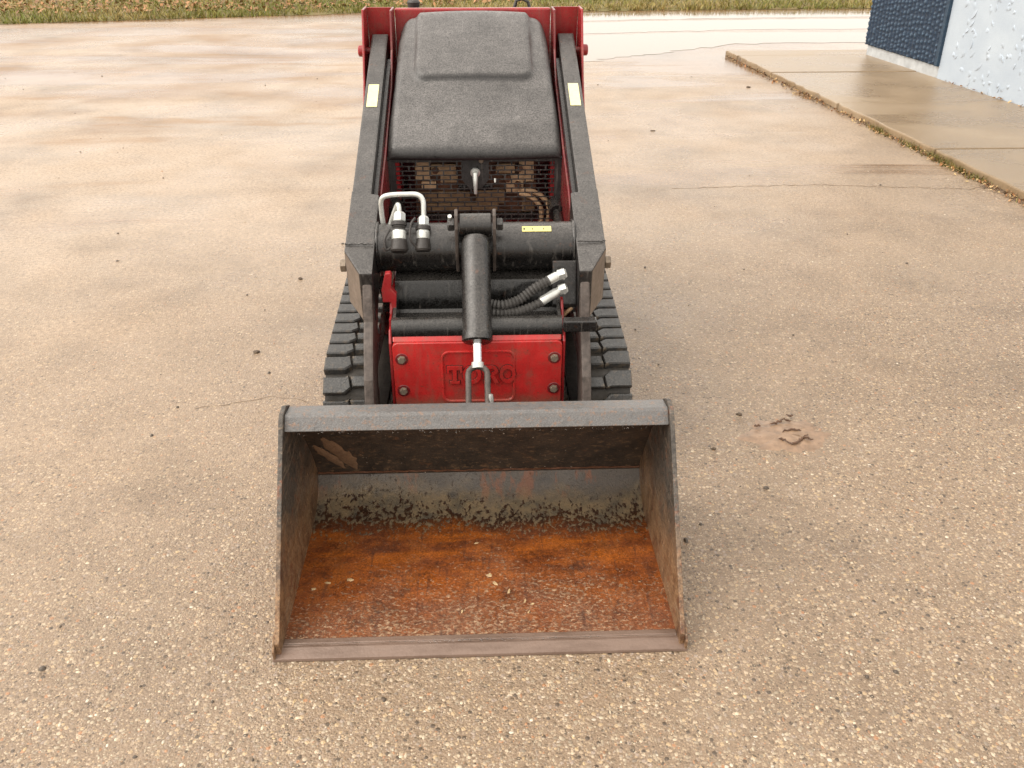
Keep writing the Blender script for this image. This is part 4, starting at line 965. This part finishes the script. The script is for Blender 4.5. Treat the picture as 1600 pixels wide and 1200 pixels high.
# --- hood: lofted crown with a raised panel
prof = [(2.950, .744), (2.948, .756), (2.953, .772), (2.970, .792), (3.05, .850), (3.20, .947), (3.34, 1.026), (3.43, 1.074), (3.49, 1.102), (3.52, 1.110), (3.540, 1.106), (3.550, 1.092), (3.553, 1.070)]
PC = [Vector(p) for p in prof]; C = [(p.x, p.y) for p in curve([(a, b, 0) for a, b in prof], 12)]
CL = np.concatenate([[0], np.cumsum([math.dist(a, b) for a, b in zip(C[:-1], C[1:])])])
NV = 110; sv = np.linspace(0, CL[-1], NV); PY = np.interp(sv, CL, [p[0] for p in C]); PZ = np.interp(sv, CL, [p[1] for p in C])
sst = lambda a, b, v: (lambda t: t * t * (3 - 2 * t))(min(1, max(0, (v - a) / (b - a))))
NU = 90; mb = MB(); vs = []
for j in range(NV):
    y, z = PY[j], PZ[j]
    w = np.interp(y, [2.94, 2.96, 3.05, 3.2, 3.40, 3.46, 3.50, 3.53, 3.545, 3.56], [.286, .288, .284, .273, .266, .261, .254, .245, .238, .232])
    rad_ = .030; zb = max(z - .16, .744)
    j0, j1 = max(0, j - 1), min(NV - 1, j + 1); d = Vector((PY[j1] - PY[j0], PZ[j1] - PZ[j0])).normalized(); nr = Vector((-d.y, d.x))
    for i in range(NU):
        t = i / (NU - 1)
        if t < .08: q = t / .08; x = -w; zz_ = zb + (z - rad_ - zb) * q if z - rad_ > zb else zb
        elif t < .2: q = (t - .08) / .12 * math.pi / 2; x = -w + rad_ * (1 - math.cos(q)); zz_ = max(zb, z - rad_ + rad_ * math.sin(q))
        elif t <= .8: q = (t - .2) / .6; x = (-w + rad_) + 2 * (w - rad_) * q; zz_ = z
        elif t < .92: q = (.92 - t) / .12 * math.pi / 2; x = w - rad_ * (1 - math.cos(q)); zz_ = max(zb, z - rad_ + rad_ * math.sin(q))
        else: q = (1 - t) / .08; x = w; zz_ = zb + (z - rad_ - zb) * q if z - rad_ > zb else zb
        crown = .010 * (1 - (x / w) ** 2) if .1 < t < .9 else 0
        # raised panel with rounded front corners
        ex = max(0, abs(x) - .165); ey = max(0, 3.235 - y); dd = math.hypot(ex, ey * 1.0)
        inside = abs(x) <= .165 or y >= 3.235
        dist = dd if (ex > 0 and ey > 0) else max(ex, ey)
        bul = (1 - sst(.026, .046, dist)) * .017
        dx_, dy_ = max(0, abs(x) - .125), max(0, abs(y - 3.105) - .045)
        dish = -(1 - sst(0, .035, math.hypot(dx_, dy_))) * .0035
        hgt = crown + (bul + dish if .1 < t < .9 else 0)
        vs.append((x, y + nr.x * hgt, zz_ + nr.y * hgt))
mb.add(vs, [(j * NU + i, j * NU + i + 1, (j + 1) * NU + i + 1, (j + 1) * NU + i) for j in range(NV - 1) for i in range(NU - 1)])
hood = mb.build('hood', 'hood', LD, smooth=60)
sol = hood.modifiers.new('thickness', 'SOLIDIFY'); sol.thickness = .006; sol.offset = -1
hood['label'] = 'black plastic engine hood beaded with rain'

# ------------------------------------------------------------------ small things on the ground and in the bucket
for x, y, s_, a, lab in ((-0.01, 1.863, 0.007, 0.3, 'pale wood chip farthest back on the orange rust of the bucket floor'),
        (0.022, 1.734, 0.011, 0.2, 'largest pale wood chip at the centre of the bucket floor'),
        (0.036, 1.703, 0.009, -0.8, 'pale wood chip just in front of the large central chip in the bucket'),
        (0.068, 1.674, 0.008, 1.2, 'upright pale wood chip halfway down the row right of the bucket centre'),
        (0.105, 1.638, 0.008, 1.3, 'pale wood chip near the front end of the row right of the bucket centre'),
        (0.124, 1.627, 0.006, 0.3, 'small flat wood chip at the right end of the chips in the bucket'),
        (-0.045, 1.607, 0.007, 1.4, 'lone upright wood chip near the cutting edge left of the bucket centre'),
        (-0.376, 1.72, 0.01, -0.2, 'middle of the three pale wood chips at the left of the bucket floor'),
        (-0.322, 1.73, 0.012, -0.2, 'rightmost of the three pale wood chips at the left of the bucket floor'),
        (-0.408, 1.7, 0.009, 0.2, 'leftmost and dullest of the three wood chips at the left of the bucket floor'),
        (0.112, 1.6, 0.006, 0.9, 'tiny wood chip nearest the cutting edge right of the bucket centre')):
    mb = MB(); ring = [(math.cos(t) * s_ * random.uniform(.5, 1.3), math.sin(t) * s_ * .5 * random.uniform(.5, 1.3)) for t in np.linspace(0, 2 * math.pi, 6)[:-1] + random.uniform(0, 1)]
    ca, sa = math.cos(a), math.sin(a); k = len(ring)
    mb.add([(p[0] * ca - p[1] * sa, p[0] * sa + p[1] * ca, 0) for p in ring] + [(p[0] * ca * .8 - p[1] * sa * .8, p[0] * sa * .8 + p[1] * ca * .8, .0012 + .002 * random.random()) for p in ring],
           [(i, (i + 1) % k, k + (i + 1) % k, k + i) for i in range(k)] + [tuple(range(k, 2 * k))])
    o = mb.build('wood_chip', 'chip', origin=(0, 0, 0)); o.location = (x - .006, y, .0165)
    tag(o, lab, 'wood chip', 'wood chips in the bucket')

def lump(name, x, y, r, mat, label, cat, group=None, flat=.6):
    mb = MB(); bm = bmesh.new(); bmesh.ops.create_icosphere(bm, subdivisions=2, radius=1)
    for v in bm.verts: v.co *= random.uniform(.75, 1.2); v.co.x *= r * random.uniform(.95, 1.05) * 1.3; v.co.y *= r; v.co.z = v.co.z * r * flat + r * flat * .5
    me = bpy.data.meshes.new(name); bm.to_mesh(me); bm.free(); me.materials.append(M[mat])
    o = bpy.data.objects.new(name, me); COL.objects.link(o); o.location = (x, y, 0); o.scale = (.72,) * 3; o.rotation_euler.z = random.uniform(0, 6); return tag(o, label, cat, group)
lump('dirt_clod', .85, 2.521, .011, 'clod', 'dark dirt clod beside the left end of the brown mud patch', 'clod')
lump('dirt_clod', .717, 2.315, .009, 'clod', 'small dark clod between the bucket and the brown mud patch', 'clod')
lump('dirt_clod', -.838, 3.042, .014, 'clod', 'elongated dark clod on the asphalt left of the rubber track', 'clod')
lump('dirt_clod', -.801, 3.779, .014, 'clod', 'reddish dark clod farther off, left of the loader arm knee', 'clod')
lump('dirt_clod', 1.28, 6.60, .020, 'clod', 'flat dark clod on the yard right of the engine hood', 'clod', flat=.3)
lump('dirt_clod', 2.432, 8.253, .022, 'clod', 'dark clod near the far end of the kerb', 'clod')

# mud patch: a low skin of mud with curled crests
mb = MB(); n = 40; cx, cy = .965, 2.385
ring0 = [(cx + math.cos(t) * .135 * random.uniform(.75, 1.25), cy + math.sin(t) * .105 * random.uniform(.75, 1.2), -.001) for t in np.linspace(0, 2 * math.pi, n, endpoint=False)]
def inn(k, z): return [(cx + (p[0] - cx) * k, cy + (p[1] - cy) * k, z + random.uniform(-.001, .002)) for p in ring0]
lay = [ring0, inn(.8, .003), inn(.55, .006), inn(.3, .009)]
vs = [q for l in lay for q in l] + [(cx, cy, .010)]
mb.add(vs, [(a * n + i, a * n + (i + 1) % n, (a + 1) * n + (i + 1) % n, (a + 1) * n + i) for a in range(3) for i in range(n)] + [(3 * n + i, 3 * n + (i + 1) % n, 4 * n) for i in range(n)])
mp = mb.build('mud_patch', 'mud', smooth=60, origin=(0, 0, 0))
tag(mp, 'patch of brown mud with curled crests on the asphalt right of the bucket', 'mud patch')
for path in ([(.925, 2.440), (.955, 2.448), (.985, 2.470)], [(.985, 2.47), (1.0, 2.455)], [(.955, 2.392), (.985, 2.405), (1.015, 2.398)], [(.945, 2.340), (.968, 2.322), (1.0, 2.345), (1.03, 2.372)], [(1.01, 2.36), (1.035, 2.34)], [(.93, 2.355), (.95, 2.345)], [(.875, 2.43), (.895, 2.432)], [(1.0, 2.492), (1.02, 2.49)]):
    P = curve([(x, y, .010) for x, y in path], 6); P = [p + Vector((random.gauss(0, .002), random.gauss(0, .002), random.uniform(0, .004))) for p in P]
    MB().tube(P, [.0008 + .0030 * math.sin(math.pi * (i + .5) / len(P)) for i in range(len(P))], 6).build('mud_crest', 'mud_dark', mp, origin=(0, 0, 0))
